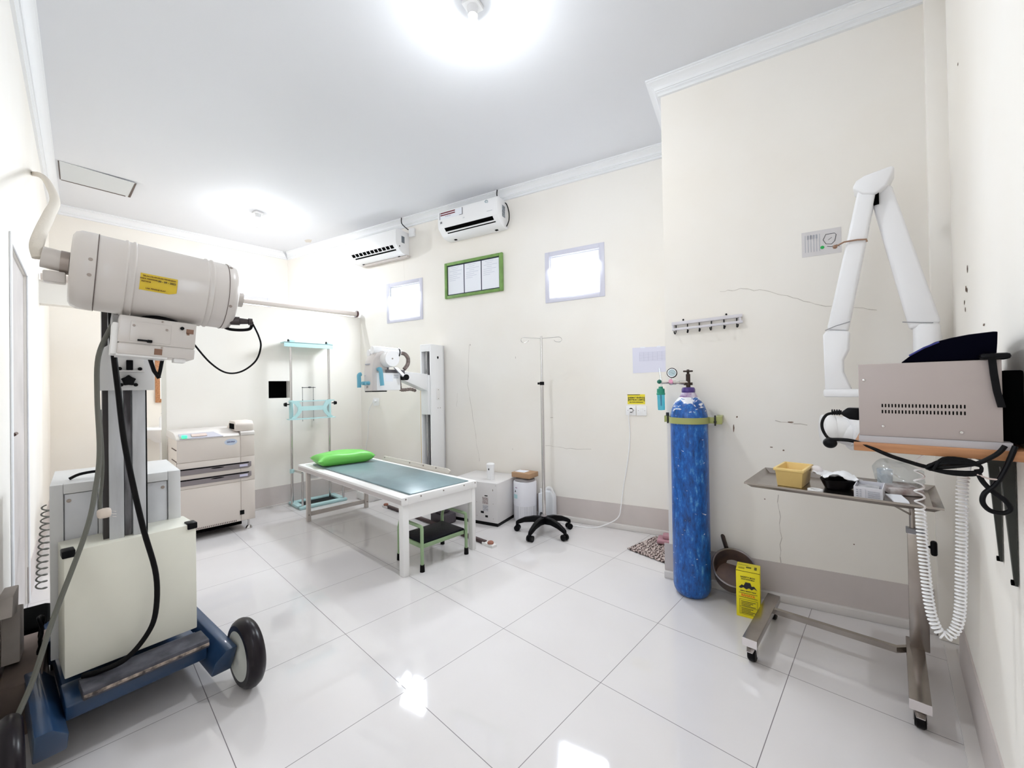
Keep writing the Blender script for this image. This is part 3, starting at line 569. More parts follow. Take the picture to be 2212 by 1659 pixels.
# ------------------------------------------------------------------ printer (film copier) by the partition
P = thing('film_printer', 'beige floor-standing film printer with two grey drawers and green-lit panel', 'printer', (-1.37, -0.12, 0))
x0, x1, y0, y1 = -1.70, -1.11, -0.41, 0.17; ys = 0.055
b = MB(); b.box((x0, y0 + .01, 0.095), (x1 - 0.006, y1, 0.90)); b.box((x1 - 0.006, y0, 0.70), (x1, ys - .002, 0.895)).box((x1 - 0.006, ys + .002, 0.70), (x1, y1, 0.895)); b.box((x1 - 0.006, y0, 0.47), (x1, ys - .002, 0.697)).box((x1 - .006, ys + .002, 0.47), (x1, y1, 0.697)); b.box((x1 - 0.006, y0, 0.10), (x1, ys - .002, 0.467)).box((x1 - .006, ys + .002, 0.10), (x1, y1, 0.467))
body = b.build('body', M_COPIER, P, bevel=0.003)
b = MB(); b.prism([(x1 + 0.004, y0 - .004, 0.895), (x0, y0 - .004, 0.895), (x0, y0 - .004, 0.955), (x1 - 0.16, y0 - .004, 0.955), (x1 - 0.03, y0 - .004, 0.925), (x1 + 0.004, y0 - .004, 0.905)], (0, ys - y0, 0)); b.prism([(x1 + 0.004, ys + .002, 0.895), (x0, ys + .002, 0.895), (x0, ys + .002, 0.935), (x1 - 0.02, ys + .002, 0.935), (x1 + 0.004, ys + .002, 0.925)], (0, y1 - ys, 0)); b.build('lid', mat('pale_printer_lid', (0.72, 0.68, 0.65), 0.4), P, bevel=0.006)
b = MB(); b.prism([(-1.30, 0.02, 0.935), (-1.13, 0.02, 0.935), (-1.13, 0.02, 1.0), (-1.17, 0.02, 1.03), (-1.36, 0.02, 1.03), (-1.46, 0.02, 0.96), (-1.46, 0.02, 0.935)], (0, 0.15, 0)); rc = b.build('film_receiver', M_COPIER, P, bevel=0.01)
MB().box((-1.33, 0.014, 0.955), (-1.17, 0.024, 1.005)).build('receiver_mouth', M_DARK, rc)
b = MB(); b.prism([(x1 + 0.003, y0 + 0.02, 0.902), (x1 - 0.075, y0 + 0.02, 0.940), (x1 - 0.075, y0 + 0.27, 0.942), (x1 + 0.003, y0 + 0.33, 0.902)], (0.006, 0, 0.006)); pn = b.build('control_panel', mat('grey_panel', (0.45, 0.44, 0.5), 0.4), P)
b = MB(); b.prism([(x1 - 0.012, y0 + 0.105, 0.919), (x1 - 0.055, y0 + 0.105, 0.938), (x1 - 0.055, y0 + 0.215, 0.938), (x1 - 0.012, y0 + 0.215, 0.919)], (0.004, 0, 0.004)); b.build('panel_screen', mat('pinkish_screen', (0.62, 0.50, 0.45), 0.3), pn)
b = MB(); b.rbox((x1 - 0.03, y0 + 0.035, 0.912), (x1 + 0.012, y0 + 0.072, 0.938), 0.006); b.build('green_indicator', mat('lit_green_indicator', (0.1, 0.8, 0.35), 0.4, emit=((0.05, 1.0, 0.35), 0.9)), pn)
M_DRAW = mat('taupe_drawer', (0.24, 0.21, 0.22), 0.45)
for z in (0.59, 0.497):
    b = MB(); b.prism([(x1 - .002, y0 + 0.002, z), (x1 - .002, ys + 0.06, z), (x1 - .002, ys + 0.085, z + 0.012), (x1 - .002, ys + 0.085, z + 0.056), (x1 - .002, y0 + 0.002, z + 0.056)], (0.010, 0, 0)); dr = b.build('drawer', M_DRAW, P, bevel=0.002)
    MB().box((x1 + 0.006, y0 + 0.01, z + 0.045), (x1 + 0.011, ys + 0.065, z + 0.054)).build('drawer_gap', M_DARK, dr)
    b = MB(); b.ball((x1 + 0.008, y0 + 0.285, z + 0.034), 0.05, (0.06, 1, 0.10)); b.build('drawer_handle', M_DARK, dr)
    MB().box((x1 + 0.008, ys - 0.01, z + 0.015), (x1 + 0.0095, ys + 0.055, z + 0.036)).build('drawer_label', mat('lilac_label', (0.62, 0.60, 0.75), 0.6), dr)
b = MB(); b.lathe([(0, 0), (0.048, 0), (0.05, 0.002), (0, 0.002)], (x1 - .001, -0.02, 0.845), (1, 0, 0), 28)
for v in b.bm.verts: v.co.z = 0.845 + (v.co.z - 0.845) * 0.58
bd = b.build('badge', mat('blue_white_badge', (0.55, 0.62, 0.75), 0.4), P); text('badge_text', 'DRYPIX', 0.018, (x1 + 0.002, -0.02, 0.845), (0, 1, 0), (0, 0, 1), mat('navy_print', (0.03, 0.05, 0.2), 0.5), bd, bold=0.0004)
MB().box((x1 - .001, ys - 0.01, 0.155), (x1 + 0.002, ys + 0.025, 0.195)).build('power_switch', M_BLACK, P)
b = MB()
for k in range(30): b.box((x1 - .003, y0 + 0.03 + k * 0.0135, 0.102), (x1 + 0.0015, y0 + 0.036 + k * 0.0135, 0.116))
b.build('vent_grille', M_SEAM, P)
MB().box((x0 + .02, y0 + 0.02, 0.055), (x1 - 0.05, y1 - 0.10, 0.095)).build('undercarriage', M_DARK, P)
for cx, cy in ((x1 - 0.06, y1 - 0.04), (x1 - 0.06, y0 + 0.04), (x0 + 0.06, y1 - 0.04), (x0 + 0.06, y0 + 0.04)):
    b = MB(); b.cyl((cx, cy, 0.02), (cx, cy, 0.095), 0.008); b.lathe([(0, 0.03), (0.014, 0.028), (0.026, 0.012), (0.028, 0), (0, 0)], (cx, cy, 0), (0, 0, 1), 18); b.build('levelling_foot', M_CHROME, P)
b = MB(); b.box((-1.45, y0 + 0.004, 0.80), (-1.20, y0 + 0.012, 0.806)).box((-1.45, y0 + 0.004, 0.70), (-1.16, y0 + 0.012, 0.704)).box((-1.16, y0 + 0.004, 0.47), (-1.155, y0 + 0.012, 0.70)); b.build('side_seam', M_SEAM, P)

# ------------------------------------------------------------------ wash place seen through the opening
t = thing('wash_basin', 'white wall basin seen through the doorway behind the beige printer', 'sink', (-3.0, -0.25, 0))
b = MB(); b.lathe([(0.0, -0.16), (0.10, -0.16), (0.19, -0.09), (0.25, -0.01), (0.26, 0.0), (0.25, 0.012), (0.235, 0.006), (0.18, -0.08), (0.08, -0.12), (0, -0.12)], (-2.98, -0.27, 0.885), (0, 0, 1), 36); b.box((-3.268, -0.50, 0.78), (-3.05, -0.04, 0.893)); b.build('bowl', M_OFFW, t, bevel=0.004)
b = MB(); b.cyl((-2.98, -0.27, 0.0), (-2.98, -0.27, 0.74), 0.05, 0.07); b.build('pedestal', M_OFFW, t)
b = MB(); b.lathe([(0, 0), (0.035, 0), (0.037, 0.02), (0.037, 0.11), (0.03, 0.13), (0.012, 0.14), (0.012, 0.16), (0.02, 0.165), (0.02, 0.175), (0, 0.175)], (-3.1, -0.29, 0.893), (0, 0, 1), 20); t_ = b.build('soap_bottle', M_OFFW); tag(t_, 'white pump soap bottle on the edge of the wall basin', 'bottle')
t = thing('wall_mirror', 'narrow brown wooden framed mirror on the wall above the basin', 'mirror', (XA + 0.02, -0.1, 1.2))
b = MB(); 
for a, c in (((XA, -0.345, 1.19), (XA + .03, -0.30, 1.78)), ((XA, 0.06, 1.19), (XA + .03, 0.10, 1.78)), ((XA, -0.30, 1.19), (XA + .03, 0.06, 1.235)), ((XA, -0.30, 1.735), (XA + .03, 0.06, 1.78))): b.box(a, c)
b.build('mirror_frame', M_WOOD, t, bevel=0.004); MB().box((XA + .002, -0.30, 1.235), (XA + 0.012, 0.06, 1.735)).build('mirror_glass', mat('mirror_silver', (0.8, 0.82, 0.82), 0.04, metal=1), t)
b = MB(); b.box((-2.62, -0.42, 0.0), (-2.42, -0.16, 0.42)); t_ = b.build('waste_bin', mat('brown_bin', (0.25, 0.17, 0.10), 0.7), None, bevel=0.01); tag(t_, 'brown bin on the floor in front of the wall basin', 'bin')
b = MB(); b.rbox((-2.60, -0.44, 0.421), (-2.40, -0.20, 0.49), 0.03, seg=3); t_ = b.build('yellow_cloth', mat('yellow_cloth', (0.75, 0.45, 0.04), 0.8)); tag(t_, 'yellow folded cloth lying on the brown bin below the basin', 'cloth')

# curtain rail on the partition top
t = thing('curtain_rail', 'cream round curtain rail with brown end flange along the partition top', 'rail', (XP + 0.04, 1.0, 2.28))
MB().cyl((XP + 0.035, -1.19, 2.285), (XP + 0.035, 1.50, 2.297), 0.028, seg=16).build('rail_tube', mat('cream_rail', (0.60, 0.53, 0.49), 0.5), t)
b = MB(); b.cyl((XP + 0.035, 1.497, 2.300), (XP + 0.035, 1.515, 2.300), 0.042, seg=20); b.box((XP - .01, 1.49, 2.26), (XP + 0.035, 1.512, 2.30)); b.build('rail_flange', mat('dark_brown_flange', (0.07, 0.03, 0.03), 0.5), t)

# ------------------------------------------------------------------ wall bucky stand
S = thing('chest_stand', 'aqua and chrome upright chest film stand on a rectangular floor base', 'x-ray stand', (-1.57, 0.9, 0))
b = MB(); b.rbox((-1.735, 0.66, 0.0), (-1.67, 1.19, 0.032), 0.01).rbox((-1.44, 0.66, 0), (-1.37, 1.19, 0.032), 0.01).rbox((-1.70, 0.66, 0), (-1.40, 0.73, 0.032), 0.01).rbox((-1.70, 1.12, 0), (-1.40, 1.19, 0.032), 0.01); b.build('base', M_AQUA, S)
MB().box((-1.68, 0.72, 0.002), (-1.43, 1.13, 0.012)).build('base_mat', M_BLACK, S)
for y in (0.665, 1.09):
    MB().cyl((-1.62, y, 0.02), (-1.62, y, 1.85), 0.0135, seg=16).build('post', M_CHROME, S)
b = MB(); b.prism([(-1.60, 0.59, 1.81), (-1.60, 1.13, 1.81), (-1.60, 1.13, 1.86), (-1.60, 0.59, 1.86)], (0.012, 0, 0)).box((-1.72, 0.59, 1.855), (-1.588, 1.13, 1.865)); b.cyl((-1.62, 0.665, 1.82), (-1.62, 0.665, 1.86), 0.022).cyl((-1.62, 1.09, 1.82), (-1.62, 1.09, 1.86), 0.022); b.rbox((-1.74, 0.67, 1.865), (-1.66, 0.73, 1.895), .004).rbox((-1.74, 1.095, 1.865), (-1.66, 1.15, 1.895), .004); top = b.build('top_rail', M_AQUA, S)
b = MB(); b.cyl((-1.66, 0.655, 1.865), (-1.66, 0.655, 1.90), 0.012, .007).cyl((-1.66, 1.08, 1.865), (-1.66, 1.08, 1.90), 0.012, .007); b.each('top_knob', M_BLACK, top)
# cassette holder: frame with curved cut-outs
zc0, zc1, ya, yb, xf = 0.985, 1.195, 0.62, 1.13, -1.56
b = MB()
cpn = [0]
def cplate(poly):
    cpn[0] += 1; o = 0.0004 * (cpn[0] % 4) + (0.002 if cpn[0] > 20 else 0); b.prism([(xf + o, y, z) for y, z in poly], (0.006, 0, 0))
b.box((xf - 0.07, ya, zc0 - .004), (xf + 0.03, yb, zc0 + 0.006))
for s, yy in ((1, ya), (-1, yb)):
    pts = []
    for k in range(11):
        u = k / 10; pts.append((yy + s * (0.02 + 0.075 * math.sin(u * PI)), zc0 + 0.012 + (zc1 - zc0 - 0.015) * u))
    out = [(yy + s * (0.075 + 0.065 * math.sin(u * PI) if u < .5 else 0.10 + 0.04 * math.sin(u * PI)), zc0 + 0.012 + (zc1 - zc0 - 0.015) * u) for u in [k / 10 for k in range(11)]]
    for (a, c), (d, e), (f, g_), (h, i) in zip(pts, pts[1:], out, out[1:]): cplate([(a, c), (f, g_), (h, i), (d, e)])
cplate([(ya + 0.13, zc0 + 0.095), (yb - 0.13, zc0 + 0.095), (yb - 0.13, zc0 + 0.145), (ya + 0.13, zc0 + 0.145)])
cplate([(ya + 0.085, zc0 + 0.06), (ya + 0.14, zc0 + 0.095), (ya + 0.14, zc0 + 0.145), (ya + 0.10, zc0 + 0.145)]); cplate([(yb - 0.085, zc0 + 0.06), (yb - 0.14, zc0 + 0.095), (yb - 0.14, zc0 + 0.145), (yb - 0.10, zc0 + 0.145)])
b.box((xf - 0.006, ya, zc1 - 0.012), (xf, yb, zc1)); b.cyl((-1.62, 0.665, 0.98), (-1.62, 0.665, 1.20), 0.022).cyl((-1.62, 1.09, 0.98), (-1.62, 1.09, 1.20), 0.022); b.box((-1.62, ya + .03, zc0), (xf, ya + 0.06, zc0 + 0.02)).box((-1.62, yb - .06, zc0), (xf, yb - 0.03, zc0 + 0.02))
ch = b.build('cassette_holder', M_AQUA, S)
MB().box((xf - 0.012, ya + 0.06, zc0 + 0.01), (xf - 0.008, yb - 0.06, zc1 - 0.005)).build('clear_panel', M_FILM, ch)
for y, s in ((0.64, -1), (1.115, 1)):
    b = MB(); b.cyl((-1.60, y, 1.155), (-1.60, y + s * 0.03, 1.155), 0.006).cyl((-1.60, y + s * 0.03, 1.155), (-1.60, y + s * 0.055, 1.155), 0.024, 0.018); b.build('clamp_knob', M_BLACK, ch)
b = MB()
for y in (0.775, 0.895): b.cyl((-1.585, y, 0.955), (-1.585, y, 1.345), 0.0025, seg=8).ball((-1.585, y, 1.345), 0.007).ball((-1.585, y, 1.20), 0.006)
b.box((-1.588, 0.78, 1.340), (-1.582, 0.92, 1.348)); b.ball((-1.583, 0.855, 1.347), 0.02, (.4, 1, .5)); b.build('cassette_clip', mat('dark_steel_rod', (0.1, 0.1, 0.1), 0.4, metal=.6), ch)
for y in (0.70, 1.155):
    b = MB(); b.tube([(-1.62, y - 0.02, 0.40), (-1.54, y - 0.01, 0.40), (-1.42, y, 0.395), (-1.405, y, 0.36), (-1.405, y, 0.03)], 0.011, 12, smooth=5); b.build('side_handle', M_CHROME, S)
b = MB(); b.cyl((-1.62, 0.665, 0.375), (-1.62, 0.665, 0.42), 0.022).cyl((-1.62, 1.09, 0.375), (-1.62, 1.09, 0.42), 0.022); b.each('post_collar', M_AQUA, S)

# ------------------------------------------------------------------ examination table, pillow, stool
Tt = thing('x_ray_table', 'low white metal examination table with a pale blue mat top', 'table', (-0.09, 0.88, 0))
tx0, tx1, ty0, ty1, tz = -1.075, 0.885, 0.545, 1.235, 0.555
b = MB(); b.box((tx0, ty0, tz - 0.055), (tx1, ty0 + 0.05, tz)).box((tx0, ty1 - 0.05, tz - 0.055), (tx1, ty1, tz)).box((tx0, ty0 + .05, tz - 0.055), (tx0 + 0.05, ty1 - .05, tz)).box((tx1 - 0.035, ty0 + .05, tz - 0.055), (tx1, ty1 - .05, tz)); b.box((tx0 + .02, ty0 + .02, tz - 0.045), (tx1 - .02, ty1 - .02, tz - 0.01)); tf = b.build('table_top_frame', M_WHITE, Tt, bevel=0.003)
M_MAT = mat('pale_blue_mat', (0.19, 0.27, 0.29), 0.35, noise=0.18, scale=5, bump=0.1)
MB().box((tx0 + 0.12, ty0 + 0.10, tz - 0.008), (tx1 - 0.045, ty1 - 0.05, tz + 0.003)).build('table_mat', M_MAT, Tt, bevel=0.003)
MB().box((tx0 + .01, ty0 - 0.0015, tz - 0.05), (tx1 - .01, ty0, tz - 0.018)).build('side_strip', mat('greyed_side_rail', (0.50, 0.46, 0.45), 0.4), Tt)
b = MB()
for y in (0.575, 0.70, 0.90, 1.10, 1.215): b.cyl((tx1, y, tz - 0.014), (tx1 + 0.003, y, tz - 0.014), 0.0055, seg=10)
b.each('edge_rivet', M_SCREW, Tt)
b = MB(); b.box((tx1 - 0.065, ty0 + 0.012, 0), (tx1 - 0.01, ty0 + 0.06, tz - 0.055)); b.build('leg', M_WHITE, Tt, bevel=0.003)
b = MB(); b.box((tx1 - 0.065, ty1 - 0.045, 0), (tx1 - 0.01, ty1 - 0.01, tz - 0.055)); b.build('leg', M_WHITE, Tt, bevel=0.003)
M_TLEG = mat('beige_table_leg', (0.55, 0.50, 0.46), 0.45)
for y in (0.57, 1.215): MB().box((-0.945, y, 0), (-0.905, y + 0.035 * (1 if y < 1 else -1), tz - 0.055)).build('leg', M_TLEG, Tt, bevel=0.003)
MB().box((-0.95, 0.60, 0.045), (-0.93, 1.20, 0.085)).build('foot_rail', M_TLEG, Tt)
b = MB()
for y in (0.585, 1.20): b.cyl((-0.905, y, 0.065), (-0.90, y, 0.065), 0.008, seg=10)
b.each('rail_bolt', M_SCREW, Tt)
b = MB(); b.prism([(tx1 - 0.012, ty0 + 0.06, tz - .055), (tx1 - 0.012, ty1 - 0.045, tz - .055), (tx1 - 0.012, ty1 - 0.045, tz - 0.165), (tx1 - 0.012, ty0 + 0.06, tz - 0.165)], (-0.012, 0, 0)); b.box((-0.92, .605, tz - 0.13), (-0.905, 1.18, tz - .055)); b.each('end_apron', M_WHITE, Tt)
MB().box((tx0 + .06, ty1 - .06, tz - 0.09), (tx1 - .06, ty1 - 0.04, tz - .055)).build('side_apron', M_WHITE, Tt)
MB().box((-1.0, 0.7, tz - 0.105), (0.0, 1.1, tz - 0.06)).build('cassette_tray', mat('dark_tray', (0.04, 0.035, 0.035), 0.5), Tt)
b = MB(); b.prism([(-0.60, ty1 + 0.004, tz + 0.045), (0.50, ty1 + 0.004, tz + 0.045), (0.535, ty1 + 0.004, tz + 0.03), (0.48, ty1 + 0.004, tz - 0.02), (-0.66, ty1 + 0.004, tz - 0.02)], (0, 0.01, 0.0)); lip = b.build('rear_lip', mat('cream_lip', (0.66, 0.61, 0.55), 0.5), Tt, bevel=0.003)
b = MB()
for x, z in ((-0.58, .03), (-0.1, .03), (0.13, .03), (0.33, .033)): b.cyl((x, ty1 + 0.005, tz + z), (x, ty1 - 0.004, tz + z), 0.006, seg=8)
b.each('lip_stud', M_SCREW, lip)
# pillow
b = MB(); t = bmesh.new(); bmesh.ops.create_grid(t, x_segments=22, y_segments=16, size=0.5)
pc = Vector((-0.79, 0.885, tz + 0.006)); ang = math.radians(83)
for side in (1, -1):
    vs = []; idx = {}
    for v in t.verts:
        u, q = v.co.x * 2, v.co.y * 2
        e = (max(0, 1 - u ** 4) * max(0, 1 - q ** 4)) ** 0.5; zz = 0.06 + side * 0.058 * e + 0.006 * math.sin(u * 5 + q * 3) * e
        if side < 0: zz = max(0.0, 0.06 - 0.064 * min(1, e * 1.25))
        pin = 1 - 0.07 * (1 - abs(u)) * 0 - 0.06 * (1 - abs(u * q)) * (abs(u) > .8 or abs(q) > .8)
        px, py = u * 0.27 * (1 - 0.05 * (1 - q * q) * 0), q * 0.165
        px *= 1 + 0.05 * abs(q) ** 3; py *= 1 + 0.08 * abs(u) ** 3
        vs.append((pc.x + px * math.cos(ang) - py * math.sin(ang), pc.y + px * math.sin(ang) + py * math.cos(ang), pc.z + zz))
    t.verts.index_update(); b._add(vs, [[v.index for v in f.verts] for f in t.faces])
t.free(); bmesh.ops.remove_doubles(b.bm, verts=b.bm.verts[:], dist=0.0005)
pw = b.build('pillow', mat('bright_green_vinyl', (0.14, 0.50, 0.08), 0.4, bump=0.4, scale=9), None, ang=70); tag(pw, 'bright green vinyl pillow at the far end of the x-ray table', 'pillow')
# step stool
G_ = thing('step_stool', 'pale green metal step stool with black rubber tread under the table end', 'stool', (0.73, 0.92, 0))
sx0, sx1, sy0, sy1, sz = 0.585, 0.885, 0.70, 1.11, 0.19
b = MB(); b.box((sx0, sy0, sz - 0.03), (sx1, sy0 + 0.02, sz)).box((sx0, sy1 - 0.02, sz - 0.03), (sx1, sy1, sz)).box((sx0, sy0, sz - 0.03), (sx0 + .02, sy1, sz)).box((sx1 - .02, sy0, sz - 0.03), (sx1, sy1, sz)); b.build('stool_frame', M_GREEN, G_, bevel=0.002)
MB().box((sx0 + 0.012, sy0 + 0.012, sz - .005), (sx1 - 0.004, sy1 - 0.012, sz + 0.014)).build('tread', mat('black_ribbed_tread', (0.003, 0.003, 0.006), 0.5, spec=0.15, bump=0.5, scale=60), G_, bevel=0.004)
for yy in (sy0, sy1):
    b = MB(); b.tube([(sx1 + 0.004, yy, 0.03), (sx1 + 0.004, yy, 0.30), (sx1 + 0.002, yy, 0.315), (sx1 - 0.015, yy, 0.318), (sx0 + 0.06, yy, 0.318), (sx0 + 0.015, yy, 0.30), (sx0 - 0.004, yy, 0.25), (sx0 - 0.004, yy, 0.03)], 0.0125, 12); b.build('leg_hoop', M_GREEN, G_)
    for xx in (sx0 - 0.004, sx1 + 0.004): MB().cyl((xx, yy, 0.0), (xx, yy, 0.05), 0.018, 0.016, seg=16).build('rubber_foot', M_RUBBER, G_)
# floor clutter under the table
t = thing('foot_rail_bar', 'dark metal floor bar with brown end stops behind the table legs', 'rail', (0.0, 1.34, 0))
b = MB(); b.box((-0.72, 1.33, 0.004), (0.86, 1.36, 0.028)); b.build('bar', mat('dark_bar', (0.08, 0.05, 0.05), 0.4, metal=0.4), t); b = MB(); b.box((-0.80, 1.32, 0), (-0.70, 1.37, 0.02)).box((0.84, 1.32, 0), (0.97, 1.37, 0.02)); b.each('end_plate', M_WHITE, t)
for x in (-0.76, 0.92): b = MB(); b.lathe([(0, 0), (0.025, 0), (0.027, 0.012), (0.018, 0.02), (0, 0.02)], (x, 1.345, 0.02), (0, 0, 1), 16); b.build('end_stop', mat('brown_rubber_stop', (0.30, 0.12, 0.08), 0.6), t)
b = MB(); b.rbox((-1.36, 1.30, 0), (-1.08, 1.50, 0.09), 0.008); t_ = b.build('foot_switch_box', M_WHITE); tag(t_, 'small white metal box on the floor behind the far table legs', 'box')
b = MB(); b.rbox((0.02, 1.38, 0.0), (0.24, 1.54, 0.10), 0.02).rbox((0.08, 1.38, 0.10), (0.20, 1.50, 0.17), 0.02); t_ = b.build('foot_pedal', mat('dark_grey_pedal', (0.07, 0.06, 0.07), 0.5)); tag(t_, 'dark grey foot pedal on the floor behind the step stool', 'pedal')

# ------------------------------------------------------------------ second x-ray unit by the window wall
def gB(p): return (p.x, p.y, p.z)
cs = -1.845
A2 = thing('column_x_ray_unit', 'white column x-ray unit with blue handles standing behind the table', 'x-ray machine', gB(wB(cs, 0.14, 0)), AB)
b = MB(FB); s0, s1 = cs - 0.075, cs + 0.075
b.box((s0, -0.24, 0.0), (s1, -0.03, 0.02)).box((s1 - 0.018, -0.26, 0), (s1, -0.02, 1.80)).box((s0, -0.26, 0), (s0 + 0.018, -0.02, 1.80)).box((s0, -0.05, 0), (s1, -0.02, 1.80)).box((s0 + .018, -0.26, 1.76), (s1 - .018, -0.05, 1.80)).box((s0 + .018, -0.262, 1.72), (s1 - .018, -0.25, 1.78)); c_ = b.build('column', M_OFFW, A2, bevel=0.003)
b = MB(FB); b.box((s0 + 0.02, -0.14, 0.02), (s1 - 0.02, -0.06, 1.72)); b.build('column_slot', mat('dark_column_inside', (0.05, 0.045, 0.05), 0.5), c_)
b = MB(FB); b.cyl((cs - 0.02, -0.22, 0.02), (cs - 0.02, -0.22, 1.72), 0.008, seg=8).cyl((cs + 0.03, -0.2, 0.02), (cs + 0.03, -0.2, 1.72), 0.01, seg=8); b.each('column_rod', M_CHROME, c_)
MB(FB).box((s0 - 0.008, -0.255, 0.1), (s0, -0.225, 1.42)).build('height_scale', mat('yellow_scale', (0.62, 0.40, 0.06), 0.5), c_)
b = MB(FB)
for z in (1.655, 1.66): b.cyl((s1, -0.14, z), (s1 + 0.004, -0.14, z), 0.012, seg=14)
b.build('column_lock', M_BLACK, c_)
b = MB(FB); b.rbox((s1 - .001, -0.17, 1.18), (s1 + 0.003, -0.11, 1.31), 0.004); b.build('inspection_plate', M_WHITE, c_)
b = MB(FB)
for y, z in ((-0.14, 1.195), (-0.14, 1.295), (-0.15, 1.09), (-0.11, 1.09)): b.cyl((s1 + .002, y, z), (s1 + 0.006, y, z), 0.004, seg=8)
b.each('plate_screw', M_SCREW, c_)
# carriage + tapered arm out of the column
b = MB(FB); b.rbox((s0 + 0.012, -0.275, 1.02), (s1 - 0.02, -0.20, 1.46), 0.01); b.prism([(s0 + 0.01, -0.26, 1.28), (s0 + 0.01, -0.26, 1.47), (s0 + 0.01, -0.64, 1.49), (s0 + 0.01, -0.64, 1.40)], (0.10, 0, 0)); b.build('carriage_arm', M_OFFW, A2, bevel=0.006)
# head: control face looks along -Y, collimator cover along +X
hx0, hx1, hy0, hy1 = -0.35, -0.19, 0.90, 1.20
b = MB(); b.prism([(hx0, hy0, 1.295), (hx0, hy0, 1.475), (hx0, hy0 + .012, 1.58), (hx0, hy0 + .05, 1.655), (hx0, hy0 + .12, 1.68), (hx0, hy0 + .16, 1.66), (hx0, hy0 + 0.16, 1.295)], (hx1 - hx0, 0, 0)); b.build('control_head', mat('pale_grey_head', (0.62, 0.58, 0.56), 0.4), A2, bevel=0.010)
b = MB(); b.box((hx0 + .01, hy0 + 0.05, 1.30), (hx1 + 0.004, hy1, 1.468)); cb = b.build('collimator', M_OFFW, A2, bevel=0.005)
b = MB(); b.box((hx1 + 0.004, hy0 + 0.14, 1.385), (hx1 + 0.0052, hy0 + 0.215, 1.45)); b.build('collimator_label', M_PAPER, cb)
b = MB(); b.box((hx0 + 0.03, hy0 - 0.001, 1.545), (hx0 + 0.11, hy0 + 0.012, 1.556)).box((hx0 + 0.01, hy0 - 0.001, 1.44), (hx0 + 0.04, hy0 + .001, 1.446))
for k in range(4): b.box((hx1 + 0.004, hy0 + 0.225, 1.445 - k * 0.010), (hx1 + 0.0052, hy0 + 0.275, 1.450 - k * 0.010))
b.build('head_print', M_GPRINT, cb)
hT = Vector((-0.24, 1.06, 1.60)); b = MB(); b.cyl(hT + Vector((-0.10, 0.0, -0.005)), hT + Vector((0.14, 0, 0)), 0.078, seg=40); b.build('tube_housing', M_WHITE, A2, bevel=0.006)
b = MB(); b.cyl(hT + Vector((0.14, 0, 0)), hT + Vector((0.147, 0, 0)), 0.074, seg=36); hcap = b.build('housing_cap', M_OFFW, A2); MB().cyl(hT + Vector((0.147, 0, 0)), hT + Vector((0.149, 0, 0)), 0.008, seg=12).build('cap_screw', M_SCREW, hcap)
b = MB(); b.cyl((-0.24, 0.97, 1.685), (-0.24, 1.22, 1.675), 0.042, seg=28); b.cyl((-0.24, 0.93, 1.687), (-0.24, 0.97, 1.685), 0.036, 0.042, seg=28); b.build('cable_sleeve', M_OFFW, A2)
b = MB(); b.cyl((-0.33, 0.94, 1.66), (-0.33, 1.10, 1.66), 0.036, seg=24); b.build('cable_sleeve', M_OFFW, A2)
b = MB(); b.lathe([(0.0425, 0), (0.046, 0.0), (0.046, 0.010), (0.0425, 0.010)], (-0.24, 1.20, 1.6755), (0, 1, 0), 24); b.build('rubber_band', M_BLACK, A2)
MB().lathe([(0.0785, 0), (0.083, 0), (0.083, 0.009), (0.0785, 0.009)], hT + Vector((0.0, 0, 0)), (1, 0, 0), 36).build('rubber_band', M_BLACK, A2)
MW = mat('grey_spiral_wrap', (0.26, 0.20, 0.18), 0.6, noise=0.5, scale=40)
b = MB(); b.tube([(-0.24, 1.22, 1.675), (-0.235, 1.28, 1.665), (-0.23, 1.315, 1.62), (-0.23, 1.31, 1.56), (-0.23, 1.27, 1.51)], 0.02, 12, smooth=5); b.build('cable_wrap', MW, A2)
b = MB(); b.tube([(-0.24, 1.215, 1.44), (-0.24, 1.225, 1.34), (-0.25, 1.24, 1.305), (-0.28, 1.30, 1.30), (-0.36, 1.42, 1.305), (-0.47, 1.555, 1.29)], 0.017, 12, smooth=5, rad=lambda u: 0.016 + 0.003 * math.sin(u * 80)); b.build('cable_wrap', MW, A2)
b = MB(); b.box((-0.33, 0.98, 1.468), (-0.19, 1.18, 1.50)).cyl((-0.26, 1.06, 1.49), (-0.26, 1.06, 1.54), 0.05).box((-0.33, 1.18, 1.40), (-0.22, 1.27, 1.50)); b.build('head_bracket', mat('dark_grey_bracket', (0.12, 0.11, 0.12), 0.45), A2)
b = MB(); b.prism([(-0.185, 1.12, 1.52), (-0.185, 1.155, 1.52), (-0.165, 1.245, 1.43), (-0.165, 1.21, 1.425)], (0.025, 0, 0)); b.build('brake_lever', M_ALU, A2); MB().cyl((-0.20, 1.235, 1.425), (-0.13, 1.235, 1.425), 0.029, seg=24).build('brake_knob', M_BLACK, A2)
M_TEAL = mat('teal_blue_handle', (0.13, 0.38, 0.50), 0.4)
for hx, hy, sx in ((hx1 + 0.05, hy0 + 0.06, 1), (hx0 - 0.035, hy0 - 0.03, -1)):
    b = MB(); P4 = [(hx - sx * .04, hy, 1.50), (hx - sx * 0.012, hy, 1.502), (hx + sx * 0.004, hy, 1.485), (hx + sx * 0.008, hy + .004, 1.42), (hx + sx * 0.012, hy + .010, 1.345)] if sx > 0 else [(hx, hy + 0.02, 1.46), (hx, hy, 1.45), (hx, hy, 1.40), (hx, hy, 1.33)]
    b.tube(P4, 0.019, 12, smooth=4); b.build('grab_handle', M_TEAL, A2)
for kx in (hx0 + 0.03, hx0 + 0.105): b = MB(); b.cyl((kx, hy0, 1.37), (kx, hy0 - 0.035, 1.37), 0.019, 0.016); b.build('control_dial', M_TEAL, A2)
